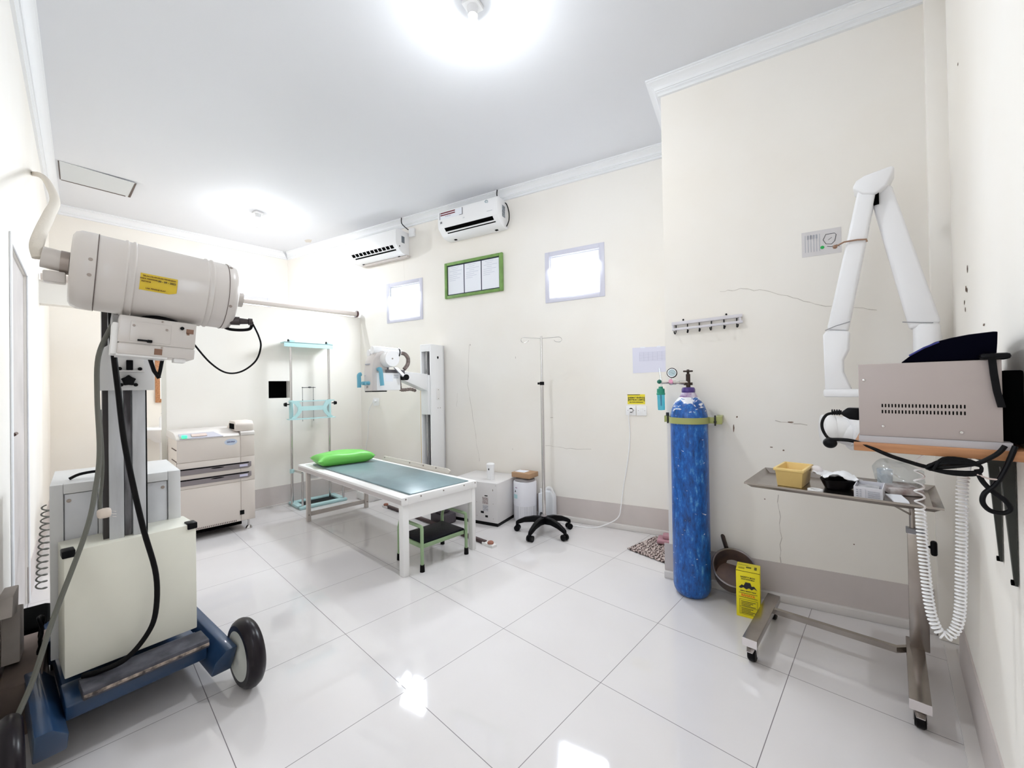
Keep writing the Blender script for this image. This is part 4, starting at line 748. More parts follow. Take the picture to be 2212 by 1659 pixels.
b = MB(); b.cyl((hx0 + 0.07, hy0, 1.335), (hx0 + 0.07, hy0 - 0.015, 1.335), 0.012); b.build('control_button', M_CHROME, A2)
MB().box((hx0 + 0.01, hy0 + .005, 1.286), (hx1 - .005, hy0 + 0.155, 1.2945)).build('head_base_plate', M_BLACK, A2)

# ------------------------------------------------------------------ air conditioners
def aircon(s0, s1, z0, z1, label, kind):
    A = thing('air_conditioner', label, 'air conditioner', gB(wB((s0 + s1) / 2, 0, z0)), AB, 'air conditioners under the cornice')
    D = 0.225; b = MB(FB)
    prof = [(0, z1), (-D * 0.86, z1), (-D * 0.97, z1 - 0.015), (-D, z1 - 0.05), (-D, z0 + 0.115), (-D * 0.97, z0 + 0.085), (-D * 0.70, z0 + 0.028), (-D * 0.5, z0 + 0.004), (-D * 0.3, z0), (0, z0)]
    n = len(prof); vs = [(s0, y, z) for y, z in prof] + [(s1, y, z) for y, z in prof]
    b._add(vs, [tuple(range(n)), tuple(range(n, 2 * n))] + [(i, (i + 1) % n, n + (i + 1) % n, n + i) for i in range(n)])
    body = b.build('body', M_OFFW, A, bevel=0.004, ang=30)
    def under(f):  # point on the sloping underside, f 0 (front) .. 1
        y0_, z0_, y1_, z1_ = -D * 0.97, z0 + 0.085, -D * 0.70, z0 + 0.028
        return y0_ + (y1_ - y0_) * f, z0_ + (z1_ - z0_) * f
    if kind == 'new':
        b = MB(FB); (ya_, za_), (yb_, zb_) = under(0.05), under(0.55); b.prism([(s0 + 0.08, ya_, za_ - .002), (s1 - 0.06, ya_, za_ - .002), (s1 - 0.06, yb_, zb_ - .002), (s0 + 0.08, yb_, zb_ - .002)], (0, 0.004, 0.006)); b.build('air_outlet', M_DARK, A)
        b = MB(FB); (ya_, za_), (yb_, zb_) = under(0.75), under(0.88); b.prism([(s0 + 0.09, ya_, za_ - .002), (s1 - 0.05, ya_, za_ - .002), (s1 - 0.05, yb_, zb_ - .002), (s0 + 0.09, yb_, zb_ - .002)], (0, 0.004, 0.006)); b.build('outlet_gap', M_DARK, A)
        b = MB(FB); y = -D - 0.0015; b.box((s0 + 0.03, y, z0 + 0.175), (s0 + 0.33, y + .001, z0 + 0.25)); lb = b.build('energy_sticker', M_PAPER, A)
        b = MB(FB); b.box((s0 + 0.04, y - .001, z0 + 0.235), (s0 + 0.235, y, z0 + 0.248)).box((s0 + 0.04, y - .001, z0 + 0.213), (s0 + 0.235, y, z0 + 0.225)); b.each('red_stripe', mat('dark_red_print', (0.16, 0.01, 0.02), 0.5), lb)
        b = MB(FB); b.box((s0 + 0.028, y - .001, z0 + 0.175), (s0 + 0.034, y, z0 + 0.25)).box((s0 + 0.327, y - .001, z0 + 0.175), (s0 + 0.333, y, z0 + 0.25)).box((s0 + .29, y - .001, z0 + 0.175), (s0 + 0.325, y, z0 + 0.179)); b.each('sticker_edge', M_PRINT, lb)
        text('sticker_text', 'INVERTER', 0.017, wB(s0 + 0.14, D + .003, z0 + 0.198), eB, (0, 0, 1), M_GPRINT, lb); text('sticker_text', '10', 0.03, wB(s0 + 0.045, D + .003, z0 + 0.14), eB, (0, 0, 1), M_PRINT, lb, bold=0.001)
        text('logo', 'LG', 0.018, wB((s0 + s1) / 2 - 0.03, D + .003, z0 + 0.135), eB, (0, 0, 1), M_GPRINT, A)
        b = MB(FB); b.tube([(s1 - 0.125 + 0.018 * math.cos(t), -D - .001, z0 + 0.235 + 0.018 * math.sin(t)) for t in [k * 0.3 - 0.8 for k in range(14)]], 0.0025, 6).ball((s1 - 0.128, -D - .001, z0 + 0.232), 0.006); b.build('emblem', mat('teal_grey_emblem', (0.2, 0.33, 0.38), 0.5), A)
        MB(FB).box((s1 - 0.12, -D - .0015, z0 + 0.135), (s1 - 0.055, -D - .0005, z0 + 0.139)).build('model_print', M_GPRINT, A)
        MB(FB).box((s1, -0.12, z0 + 0.10), (s1 + 0.001, -0.06, z0 + 0.22)).build('side_label', mat('grey_side_label', (0.35, 0.38, 0.42), 0.6, noise=0.6, scale=60), A)
    else:
        b = MB(FB); (ya_, za_), (yb_, zb_) = under(0.0), under(0.5)
        for k in range(11):
            u0 = s0 + 0.07 + k * 0.066; b.prism([(u0, ya_, za_ - .002), (u0 + 0.05, ya_, za_ - .002), (u0 + 0.05, yb_, zb_ - .002), (u0, yb_, zb_ - .002)], (0, 0.004, 0.006))
        b.build('air_outlet', M_DARK, A)
        b = MB(FB); (ya_, za_), (yb_, zb_) = under(0.68), under(0.88); b.prism([(s0 + 0.09, ya_, za_ - .002), (s1 - 0.05, ya_, za_ - .002), (s1 - 0.05, yb_, zb_ - .002), (s0 + 0.09, yb_, zb_ - .002)], (0, 0.004, 0.006)); b.build('outlet_gap', M_DARK, A)
        b = MB(FB); b.box((s1, -0.13, z0 + 0.13), (s1 + 0.001, -0.08, z0 + 0.21)); b.build('side_label', mat('dark_side_label', (0.15, 0.17, 0.2), 0.6), A)
        b = MB(FB); b.box((s1, -0.17, z0 + 0.07), (s1 + 0.001, -0.155, z0 + 0.085)); b.build('side_print', M_PRINT, A)
        MB(FB).box((s0 + 0.1, -0.06, z0 - 0.025), (s1 + 0.02, -0.01, z0 - 0.002)).build('wall_bracket', mat('greyish_beige_trunking', (0.60, 0.55, 0.52), 0.6), A)
    b = MB(FB)
    for s in (s0 + 0.1, s1 - 0.12): b.box((s, -0.07, z0 - 0.006), (s + 0.03, -0.045, z0))
    b.each('base_clip', M_DARK, A)
    return A
aircon(-3.14, -2.30, 2.93, 3.21, 'older white air conditioner, left of the two, beside the corner', 'old')
aircon(-1.67, -0.915, 2.975, 3.255, 'white air conditioner with red striped energy sticker, right of the two', 'new')
b = MB(FB); b.rbox((-2.275, -0.035, 3.15), (-2.195, 0, 3.25), 0.006); t_ = b.build('socket_box', M_OFFW); tag(t_, 'small white power box on wall beside the older air conditioner', 'socket')
b = MB(FB); b.tube([(-2.33, -0.095, 3.375), (-2.335, -0.085, 3.31), (-2.30, -0.05, 3.26), (-2.28, -0.03, 3.24)], 0.0055, 8, smooth=4); t_ = b.build('air_conditioner_cable', M_BLACK); tag(t_, 'short black cable from ceiling to the power box by the older air conditioner', 'cable')
b = MB(FB); b.tube([(-0.985, -0.095, 3.375), (-0.99, -0.085, 3.31), (-0.93, -0.06, 3.25), (-0.90, -0.05, 3.22), (-0.875, -0.05, 3.14), (-0.875, -0.05, 3.05), (-0.905, -0.05, 2.99)], 0.0055, 8, smooth=5); t_ = b.build('air_conditioner_cable', M_BLACK); tag(t_, 'black cable looping down beside the newer air conditioner from ceiling', 'cable')

# ------------------------------------------------------------------ framed certificates, sockets, notices on the window wall
F_r = thing('certificate_frame', 'green frame with three white certificates under the air conditioner', 'picture frame', gB(wB(-1.36, 0, 2.53)), AB)
s0, s1, z0, z1 = -1.745, -0.975, 2.335, 2.742; f = 0.032; b = MB(FB)
for a, c in (((s0, -0.03, z0), (s0 + f, -0.002, z1)), ((s1 - f * 1.3, -0.03, z0), (s1, -0.002, z1)), ((s0 + f, -0.03, z0), (s1 - f * 1.3, -0.002, z0 + f)), ((s0 + f, -0.03, z1 - f), (s1 - f * 1.3, -0.002, z1))): b.box(a, c)
b.build('frame', mat('leaf_green_frame', (0.20, 0.36, 0.10), 0.5, noise=0.25, scale=12), F_r, bevel=0.006)
MB(FB).box((s0 + f - .002, -0.012, z0 + f - .002), (s1 - f, -0.008, z1 - f + .002)).build('backing', mat('navy_backing', (0.01, 0.015, 0.05), 0.6), F_r)
wd = (s1 - s0 - 2.3 * f - 0.045) / 3
for k in range(3):
    a = s0 + f + 0.010 + k * (wd + 0.0125); pg = MB(FB).box((a, -0.014, z0 + f + 0.012), (a + wd, -0.0125, z1 - f - 0.012)).build('certificate', M_PAPER, F_r)
    b = MB(FB); y = -0.0145; zt = z1 - f - 0.03
    for i, (x_0, x_1) in enumerate(((.2, .7), (.28, .62), (.12, .9), (.3, .6), (.1, .85), (.1, .6), (.1, .75), (.1, .5))): b.box((a + wd * x_0, y, zt - i * 0.021), (a + wd * x_1, y + .0005, zt - i * 0.021 + 0.0035))
    b.build('print_lines', mat('pale_print', (0.52, 0.55, 0.66), 0.7), pg)
def plate(name, s0, s1, z0, z1, label, parts, cat='socket', grp=None):
    t = thing(name, label, cat, gB(wB((s0 + s1) / 2, 0, (z0 + z1) / 2)), AB, grp)
    MB(FB).rbox((s0, -0.012, z0), (s1, 0.0, z1), 0.004).build('face_plate', M_OFFW, t); return t
t = plate('wall_socket', 0.284, 0.372, 1.038, 1.126, 'white square wall socket with a plug, below the yellow notice', None)
cx, cz = 0.33, 1.085; b = MB(FB); b.cyl((cx, -0.0125, cz), (cx, -0.0115, cz), 0.021); b.build('socket_recess', M_DARK, t)
b = MB(FB); b.cyl((cx - 0.028, -0.0127, cz), (cx - 0.028, -0.012, cz), 0.003, seg=8).cyl((cx + 0.028, -0.0127, cz), (cx + 0.028, -0.012, cz), 0.003, seg=8); b.each('plate_screw', M_SCREW, t)
t = plate('light_switch', 0.378, 0.466, 1.038, 1.126, 'white square wall switch right of the plugged socket, under the yellow notice', None, 'switch')
b = MB(FB); b.rbox((0.411, -0.017, 1.063), (0.433, -0.011, 1.104), 0.002); b.build('rocker', M_OFFW, t)
b = MB(FB); b.cyl((0.394, -0.0127, 1.083), (0.394, -0.012, 1.083), 0.003, seg=8).cyl((0.45, -0.0127, 1.083), (0.45, -0.012, 1.083), 0.003, seg=8); b.each('plate_screw', M_SCREW, t)
t = thing('plugged_cord', 'thin white power cord from the wall socket down to the floor', 'cord', gB(wB(0.33, 0.02, 1.085)), AB)
b = MB(FB); b.rbox((0.312, -0.04, 1.072), (0.348, -0.012, 1.096), 0.006); b.build('plug', M_OFFW, t)
b = MB(FB); b.tube([(0.322, -0.035, 1.075), (0.312, -0.03, 1.03), (0.315, -0.012, 0.90), (0.31, -0.01, 0.775), (0.285, -0.01, 0.58), (0.25, -0.012, 0.39), (0.232, -0.04, 0.22), (0.21, -0.045, 0.12), (0.13, -0.06, 0.055), (0.0, -0.10, 0.006), (-0.15, -0.13, 0.006), (-0.28, -0.12, 0.006), (-0.36, -0.09, 0.006)], 0.0045, 8, smooth=6); b.build('cord', M_OFFW, t)
t = plate('wall_socket', -2.945, -2.845, 1.10, 1.20, 'white wall socket with a thin cord, low left of the column x-ray unit', None)
b = MB(FB); b.cyl((-2.90, -0.045, 1.16), (-2.90, -0.012, 1.16), 0.018); b.build('plug', M_OFFW, t)
b = MB(FB); b.tube([(-2.91, -0.04, 1.155), (-2.95, -0.03, 1.12), (-3.02, -0.02, 1.02), (-3.04, -0.012, 0.9), (-3.05, -0.012, 0.7), (-3.1, -0.012, 0.5), (-3.11, -0.03, 0.25)], 0.004, 8, smooth=5); b.build('cord', M_OFFW, t)
sg = thing('energy_notice', 'small yellow notice with black lettering above the wall switch', 'sign', gB(wB(0.375, 0, 1.18)), AB)
MB(FB).box((0.299, -0.002, 1.139), (0.452, 0.0, 1.228)).build('notice_sheet', mat('bright_yellow_sheet', (0.80, 0.68, 0.04), 0.5), sg)
b = MB(FB); b.box((0.298, -0.003, 1.222), (0.41, -0.002, 1.227)).box((0.304, -0.003, 1.165), (0.309, -0.002, 1.205)).box((0.443, -0.003, 1.165), (0.448, -0.002, 1.205)); b.build('notice_border', M_PRINT, sg)
text('notice_text', 'HEMAT ENERGI', 0.0185, wB(0.376, 0.003, 1.197), eB, (0, 0, 1), M_PRINT, sg, bold=0.0005); text('notice_text', 'MATIKAN LAMPU', 0.0165, wB(0.376, 0.003, 1.178), eB, (0, 0, 1), M_PRINT, sg, bold=0.0005); text('notice_text', 'BILA TIDAK DIGUNAKAN', 0.0105, wB(0.376, 0.003, 1.157), eB, (0, 0, 1), M_PRINT, sg, bold=0.0004)
pp = thing('schedule_sheet', 'white landscape paper sheet with a faint table, taped beside the wall corner', 'paper', gB(wB(0.5, 0, 1.53)), AB)
b = MB(FB); b.prism([(0.352, -0.001, 1.418), (0.655, -0.001, 1.424), (0.655, -0.001, 1.645), (0.350, -0.001, 1.647)], (0, -0.0012, 0)); b.build('sheet', mat('lilac_white_paper', (0.70, 0.70, 0.82), 0.7), pp)
b = MB(FB)
for k in range(9): b.box((0.41, -0.0028, 1.60 - k * 0.0095), (0.64, -0.0022, 1.602 - k * 0.0095))
for k in range(7): b.box((0.41 + k * 0.038, -0.0028, 1.524), (0.412 + k * 0.038, -0.0022, 1.602))
b.build('table_print', mat('faint_blue_grey', (0.50, 0.50, 0.62), 0.7), pp)
b = MB(FB); b.box((0.42, -0.003, 1.64), (0.46, -0.002, 1.652)).box((0.56, -0.003, 1.64), (0.59, -0.002, 1.652)); b.each('tape', M_PAPER, pp)

# ------------------------------------------------------------------ iv stand
ic = Vector((1.065, 1.875, 0)); I = thing('iv_stand', 'tall chrome iv pole with double hook on black five-legged castor base', 'iv stand', tuple(ic))
b = MB(); b.cyl(ic + Vector((0, 0, 0.10)), ic + Vector((0, 0, 1.34)), 0.0155, seg=16); b.build('lower_pole', M_CHROME, I)
MB().cyl(ic + Vector((0, 0, 1.30)), ic + Vector((0, 0, 1.765)), 0.0105, seg=14).build('upper_pole', M_CHROME, I)
b = MB(); b.cyl(ic + Vector((0, 0, 1.325)), ic + Vector((0, 0, 1.355)), 0.02, seg=16); b.cyl(ic + Vector((-0.02, -0.01, 1.34)), ic + Vector((-0.035, -0.018, 1.34)), 0.010, seg=12); b.build('height_clamp', M_BLACK, I)
for sgn in (1, -1):
    d = Vector((0.74, 0.66, 0)) * sgn; b = MB(); b.tube([ic + Vector((0, 0, 1.745)), ic + d * 0.10 + Vector((0, 0, 1.752)), ic + d * 0.165 + Vector((0, 0, 1.755)), ic + d * 0.185 + Vector((0, 0, 1.735)), ic + d * 0.17 + Vector((0, 0, 1.712)), ic + d * 0.13 + Vector((0, 0, 1.715)), ic + d * 0.115 + Vector((0, 0, 1.73))], 0.003, 8, smooth=6); b.build('hook', M_CHROME, I)
b = MB(); b.lathe([(0, 0), (0.035, 0), (0.04, 0.01), (0.038, 0.05), (0.02, 0.065), (0, 0.065)], ic + Vector((0, 0, 0.085)), (0, 0, 1), 24); b.build('hub', M_BLACK, I)
MB().lathe([(0.013, 0), (0.028, 0), (0.026, 0.008), (0.013, 0.012)], ic + Vector((0, 0, 0.15)), (0, 0, 1), 20).build('hub_collar', mat('dull_grey_collar', (0.35, 0.32, 0.33), 0.4, metal=0.5), I)
for k in range(5):
    a = math.radians(-80 + 72 * k); d = Vector((math.cos(a), math.sin(a), 0)); q = Vector((-d.y, d.x, 0)); b = MB()
    prof = [(0.02, 0.145, 0.085, 0.030), (0.10, 0.145, 0.095, 0.026), (0.18, 0.128, 0.085, 0.022), (0.24, 0.100, 0.065, 0.019), (0.262, 0.085, 0.055, 0.017)]
    vs = []
    for rr, zt, zb, hw in prof: vs += [ic + d * rr + q * hw + Vector((0, 0, zb)), ic + d * rr - q * hw + Vector((0, 0, zb)), ic + d * rr - q * hw * .7 + Vector((0, 0, zt)), ic + d * rr + q * hw * .7 + Vector((0, 0, zt))]
    fs = [(0, 1, 2, 3), (16, 17, 18, 19)]
    for j in range(4):
        for i in range(4): fs.append((j * 4 + i, j * 4 + (i + 1) % 4, j * 4 + 4 + (i + 1) % 4, j * 4 + 4 + i))
    b._add(vs, fs); b.build('base_leg', M_BLACK, I, bevel=0.004)
    c = ic + d * 0.25 + Vector((0, 0, 0.0265)); b = MB(); b.cyl(c + q * 0.006, c + q * 0.026, 0.0265, seg=20).cyl(c - q * 0.026, c - q * 0.006, 0.0265, seg=20).cyl(c - q * 0.01, c + q * 0.01, 0.02).cyl(c, c + Vector((0, 0, 0.04)), 0.009); b.build('castor', M_BLACK, I)

# ------------------------------------------------------------------ cabinet box, dispenser, purifier, carton, jug
sF = (Vector((0.65, 1.70, 0)) - PB).dot(eB); oF = (Vector((0.65, 1.70, 0)) - PB).dot(nB)
Kb = thing('equipment_cabinet', 'white metal equipment cabinet with black base beside the table end', 'cabinet', gB(wB(sF - 0.27, oF - 0.22, 0)), AB)
b = MB(FB); b.box((sF - 0.55, -oF, 0.03), (sF, -oF + 0.45, 0.405)); b.build('casing', mat('pinkish_white_metal', (0.70, 0.68, 0.68), 0.4), Kb, bevel=0.006)
MB(FB).box((sF - 0.545, -oF + .004, 0.0), (sF - .004, -oF + 0.446, 0.03)).build('plinth', M_BLACK, Kb)
b = MB(FB)
for s, z in ((-0.05, 0.34), (-0.05, 0.21), (-0.05, 0.07), (-0.235, 0.21), (-0.235, 0.08), (-0.02, 0.385)): b.cyl((sF + s, -oF - .001, z), (sF + s, -oF, z), 0.0035, seg=8)
b.box((sF - 0.055, -oF - .001, 0.33), (sF - 0.05, -oF, 0.35)); b.each('casing_screw', M_SCREW, Kb)
MB(FB).box((sF - 0.17, -oF - .001, 0.20), (sF - 0.105, -oF, 0.265)).build('warning_label', mat('brownish_label', (0.28, 0.22, 0.22), 0.6, col2=(0.6, 0.56, 0.56), scale=90), Kb)
MB(FB).box((sF - 0.165, -oF - .001, 0.135), (sF - 0.105, -oF, 0.19)).build('rating_label', mat('grey_label', (0.62, 0.62, 0.66), 0.6, col2=(0.3, 0.3, 0.33), scale=90), Kb)
b = MB(FB); b.box((sF - 0.19, -oF - .001, 0.11), (sF - 0.155, -oF, 0.13)).box((sF - 0.14, -oF - .001, 0.075), (sF - 0.11, -oF, 0.095)).box((sF - 0.145, -oF - .001, 0.275), (sF - 0.11, -oF, 0.284)); b.each('cable_port', M_BLACK, Kb)
dp = wB(sF - 0.16, oF - 0.14, 0.405)
D_ = thing('spray_dispenser', 'small white automatic freshener dispenser standing on the equipment cabinet', 'dispenser', tuple(dp))
b = MB(); b.lathe([(0, 0), (0.036, 0), (0.038, 0.01), (0.036, 0.09), (0.041, 0.135), (0.041, 0.15), (0.034, 0.158), (0, 0.16)], dp, (0, 0, 1), 28); b.build('body', M_OFFW, D_)
q = dp + Vector((0.012, -0.0365, 0.105)); MB().ball(q, 0.006, (1, .6, 1.8)).build('nozzle', M_BLACK, D_)
pc = Vector((0.685, 2.05, 0)); U = thing('air_purifier', 'white cylindrical air purifier with perforated base, carton on its top', 'air purifier', tuple(pc))
M_PERF = bpy.data.materials.new('perforated_white'); M_PERF.use_nodes = True; nt = M_PERF.node_tree; bb = nt.nodes['Principled BSDF']; tc = nt.nodes.new('ShaderNodeTexCoord'); vo = nt.nodes.new('ShaderNodeTexVoronoi'); vo.inputs['Scale'].default_value = 130; vo.inputs['Randomness'].default_value = 0
rr_ = nt.nodes.new('ShaderNodeValToRGB'); rr_.color_ramp.elements[0].position = 0.25; rr_.color_ramp.elements[0].color = (0.35, 0.35, 0.4, 1); rr_.color_ramp.elements[1].position = 0.4; rr_.color_ramp.elements[1].color = (0.78, 0.78, 0.82, 1)
nt.links.new(tc.outputs['Object'], vo.inputs['Vector']); nt.links.new(vo.outputs['Distance'], rr_.inputs[0]); nt.links.new(rr_.outputs[0], bb.inputs['Base Color'])
MB().lathe([(0, 0), (0.113, 0), (0.115, 0.006), (0.115, 0.17)], pc, (0, 0, 1), 48).build('perforated_shell', M_PERF, U)
MB().lathe([(0.1155, 0.15), (0.1155, 0.155), (0.115, 0.37), (0.112, 0.38), (0.105, 0.382), (0, 0.382)], pc, (0, 0, 1), 48).build('upper_shell', mat('cool_white_plastic', (0.80, 0.80, 0.86), 0.35), U)
MB().lathe([(0, 0.382), (0.10, 0.384), (0.098, 0.40), (0.075, 0.408), (0.05, 0.408), (0.045, 0.418), (0, 0.42)], pc, (0, 0, 1), 40).build('top_outlet', mat('grey_outlet', (0.30, 0.28, 0.28), 0.5), U)
def wrap(cx, cy, r, a0, a1, z0, z1, nseg=6):
    b = MB()
    for k in range(nseg):
        p, q = a0 + (a1 - a0) * k / nseg, a0 + (a1 - a0) * (k + 1) / nseg
        b.quad((cx + r * math.cos(p), cy + r * math.sin(p), z0), (cx + r * math.cos(q), cy + r * math.sin(q), z0), (cx + r * math.cos(q), cy + r * math.sin(q), z1), (cx + r * math.cos(p), cy + r * math.sin(p), z1))
    return b
lb = wrap(pc.x, pc.y, 0.1165, math.radians(-118), math.radians(-88), 0.22, 0.345).build('info_sticker', M_PAPER, U)
wrap(pc.x, pc.y, 0.1170, math.radians(-117), math.radians(-89), 0.222, 0.262).build('blue_band', mat('pale_cyan_print', (0.45, 0.68, 0.72), 0.6), lb)
wrap(pc.x, pc.y, 0.1170, math.radians(-103), math.radians(-90), 0.325, 0.331).build('purple_band', mat('purple_print', (0.30, 0.10, 0.25), 0.6), lb)
a = math.radians(-102); b = MB(); cen = Vector((pc.x + 0.1172 * math.cos(a), pc.y + 0.1172 * math.sin(a), 0)); e = Vector((-math.sin(a), math.cos(a), 0)); b.quad(cen - e * 0.011 + Vector((0, 0, 0.285)), cen + e * 0.011 + Vector((0, 0, 0.285)), cen + Vector((0, 0, 0.308))); b.build('triangle_mark', M_PRINT, lb)
fr_c = frame((pc.x, pc.y, 0), math.radians(8)); c_b = thing('small_carton', 'flat brown carton with white label lying on the air purifier', 'box', (pc.x, pc.y, 0.42), 0)
MB(fr_c).box((-0.105, -0.08, 0.42), (0.105, 0.085, 0.467)).build('carton', mat('brown_cardboard', (0.42, 0.26, 0.15), 0.7, noise=0.08), c_b, bevel=0.002)
MB(fr_c).box((-0.095, -0.04, 0.4672), (0.02, 0.06, 0.4682)).build('label', M_PAPER, c_b)
jc = Vector((0.875, 2.165, 0)); FJ = frame((0.875, 2.165, 0), AB) @ Matrix.Diagonal((0.9, 0.85, 1.05, 1)); J = thing('jerry_can', 'white translucent plastic jerry can on floor between purifier and wall', 'jug', tuple(jc))
b = MB(FJ); b.prism([(-0.09, -0.055, 0), (0.09, -0.055, 0), (0.09, -0.055, 0.20), (0.085, -0.055, 0.235), (0.05, -0.055, 0.28), (-0.01, -0.055, 0.285), (-0.03, -0.055, 0.26), (-0.09, -0.055, 0.25)], (0, 0.11, 0)); b.build('can_body', mat('milky_plastic', (0.74, 0.76, 0.80), 0.35), J, bevel=0.012, ang=60)
b = MB(FJ); b.tube([(0.065, 0, 0.24), (0.05, 0, 0.295), (0.0, 0, 0.30), (-0.02, 0, 0.26)], 0.013, 10, smooth=4); b.build('can_handle', M_OFFW, J)
b = MB(FJ); b.cyl((-0.062, 0, 0.25), (-0.062, 0, 0.285), 0.024); b.build('can_cap', M_OFFW, J)

# ------------------------------------------------------------------ rug and pink tray by the corner
b = MB(); import itertools
NX, NY = 26, 16; g0 = Vector((1.80, 2.01, 0)); ux = Vector((0.33, -0.06, 0)); vy = Vector((0.06, 0.40, 0)); vs = []
for j in range(NY + 1):
    for i in range(NX + 1):
        p = g0 + ux * (i / NX * 1.2) + vy * (j / NY); wob = 0.004 * math.sin(i * 2.1) * (j in (0, NY)) ; vs.append((p.x, p.y + wob, 0.006 + 0.003 * math.sin(i * 1.3) * math.cos(j * 1.7)))
b._add(vs, [(j * (NX + 1) + i, j * (NX + 1) + i + 1, (j + 1) * (NX + 1) + i + 1, (j + 1) * (NX + 1) + i) for j in range(NY) for i in range(NX)])
ret = bmesh.ops.extrude_face_region(b.bm, geom=b.bm.faces[:]); bmesh.ops.translate(b.bm, verts=[v for v in ret['geom'] if isinstance(v, bmesh.types.BMVert)], vec=(0, 0, 0.006))
t_ = b.build('doormat', rug_material()); tag(t_, 'small woven black and pinkish doormat on the floor by the wall corner', 'rug')
b = MB(frame((2.03, 2.33, 0), 0.3)); b.rbox((-0.11, -0.07, 0.018), (0.11, 0.07, 0.05), 0.012).rbox((-0.07, -0.04, 0.05), (0.09, 0.045, 0.085), 0.014); t_ = b.build('pink_scale', mat('dusty_pink_plastic', (0.42, 0.22, 0.26), 0.5)); tag(t_, 'dusty pink plastic box lying on the doormat, half hidden by wall corner', 'box')

# ------------------------------------------------------------------ oxygen cylinder
oc = Vector((2.425, 1.655, 0)); O = thing('oxygen_cylinder', 'tall worn blue oxygen cylinder strapped to the wall corner', 'gas cylinder', tuple(oc))
MCY = cylinder_material(); r = 0.109
MB().lathe([(0, 0.0), (0.075, 0.0), (0.092, 0.012), (0.104, 0.035), (r, 0.06), (r, 1.09), (0.107, 1.12), (0.10, 1.155), (0.086, 1.19), (0.068, 1.215), (0.054, 1.23)], oc, (0, 0, 1), 64).build('bottle', MCY, O, ang=60)
MB().lathe([(0.0565, 1.222), (0.052, 1.235), (0.044, 1.252), (0.036, 1.262)], oc, (0, 0, 1), 40).build('painted_shoulder', mat('worn_purple_paint', (0.20, 0.09, 0.25), 0.4, col2=(0.6, 0.55, 0.65), scale=22), O)
MB().lathe([(0.036, 1.255), (0.040, 1.262), (0.040, 1.280), (0.034, 1.291), (0.018, 1.293), (0, 1.293)], oc, (0, 0, 1), 36).build('neck_ring', mat('deep_purple_ring', (0.06, 0.025, 0.20), 0.3, coat=0.4), O)
M_DBR = mat('dark_bronze_valve', (0.05, 0.035, 0.03), 0.35, metal=0.7)
b = MB(); b.cyl(oc + Vector((0, 0, 1.29)), oc + Vector((0, 0, 1.375)), 0.013); b.cyl(oc + Vector((0, 0, 1.305)), oc + Vector((0, 0, 1.322)), 0.027, seg=12); b.cyl(oc + Vector((0, 0, 1.345)), oc + Vector((0, 0, 1.362)), 0.011); vb = b.build('valve_body', M_DBR, O)
b = MB(); vs = []
for k in range(40):
    t = 2 * PI * k / 40; rr = 0.024 + 0.006 * math.cos(5 * t); vs.append(oc + Vector((math.cos(t) * rr, math.sin(t) * rr, 1.388)))
b.prism(vs, (0, 0, 0.010)); b.cyl(oc + Vector((0, 0, 1.375)), oc + Vector((0, 0, 1.404)), 0.008); b.build('hand_wheel', M_DBR, O, bevel=0.002)
left = Vector((-0.78, -0.63, 0)).normalized()   # regulator sticks out towards the left of the picture
rg = oc + Vector((0, 0, 1.322)); b = MB(); b.cyl(rg, rg + left * 0.055, 0.012, seg=8); b.cyl(rg + left * 0.055, rg + left * 0.075, 0.008).cyl(rg + left * 0.075, rg + left * 0.105, 0.013, seg=8); b.ball(rg + left * 0.105, 0.016); b.cyl(rg + left * 0.105, rg + left * 0.165, 0.006); b.cyl(rg + left * 0.105, rg + left * 0.105 + Vector((0, 0, 0.04)), 0.005); R1 = b.build('regulator', M_CHROME, O)
facec = Vector((0.30, -0.95, 0.05)).normalized(); gc = rg + left * 0.098 + Vector((0, 0, 0.062))
MB().cyl(gc - facec * 0.010, gc + facec * 0.010, 0.031, seg=32).build('gauge_case', M_BLACK, R1)
b = MB(); b.lathe([(0.0235, 0.0), (0.0265, 0.0), (0.026, 0.003), (0.0235, 0.003), (0.0235, 0.0)], gc + facec * 0.009, facec, 32); b.build('gauge_bezel', M_CHROME, R1)
b = MB(); b.cyl(gc + facec * 0.009, gc + facec * 0.0112, 0.0245, seg=32); b.build('gauge_dial', mat('pale_blue_dial', (0.45, 0.58, 0.62), 0.3), R1)
gx = facec.cross(Vector((0, 0, 1))).normalized(); b = MB(); p = gc + facec * 0.0118; b.prism([p - gx * 0.012 - Vector((0, 0, .006)), p - gx * .011 - Vector((0, 0, .0075)), p + gx * 0.014 + Vector((0, 0, .008))], facec * 0.0005)
for k in range(9):
    t = math.radians(-210 + k * 30); d = gx * math.cos(t) - Vector((0, 0, math.sin(t))); b.cyl(p + d * 0.018, p + d * 0.022, 0.0006, seg=5)
b.build('gauge_needle', M_PRINT, R1)
MB().cyl(rg + left * 0.105, rg + left * 0.105 + facec * 0.03 + Vector((0, 0, 0.01)), 0.013, seg=8).build('pink_knob', mat('pink_knob', (0.75, 0.33, 0.48), 0.4), R1)
hb = rg + left * 0.165; b = MB(); b.cyl(hb - Vector((0, 0, 0.03)), hb + Vector((0, 0, 0.01)), 0.006); b.cyl(hb + Vector((0, 0, 0.0)), hb + Vector((-0.012, 0, 0.095)), 0.006, 0.007, seg=10); b.build('flow_tube', M_FILM, R1)
MB().ball(hb + left * 0.012 + facec * 0.005 + Vector((0, 0, 0.008)), 0.014).build('flow_knob', mat('dark_green_knob', (0.01, 0.13, 0.09), 0.35), R1)
hx = hb + Vector((-0.004, -0.002, -0.055)); MGR = mat('green_cap', (0.02, 0.26, 0.17), 0.4)
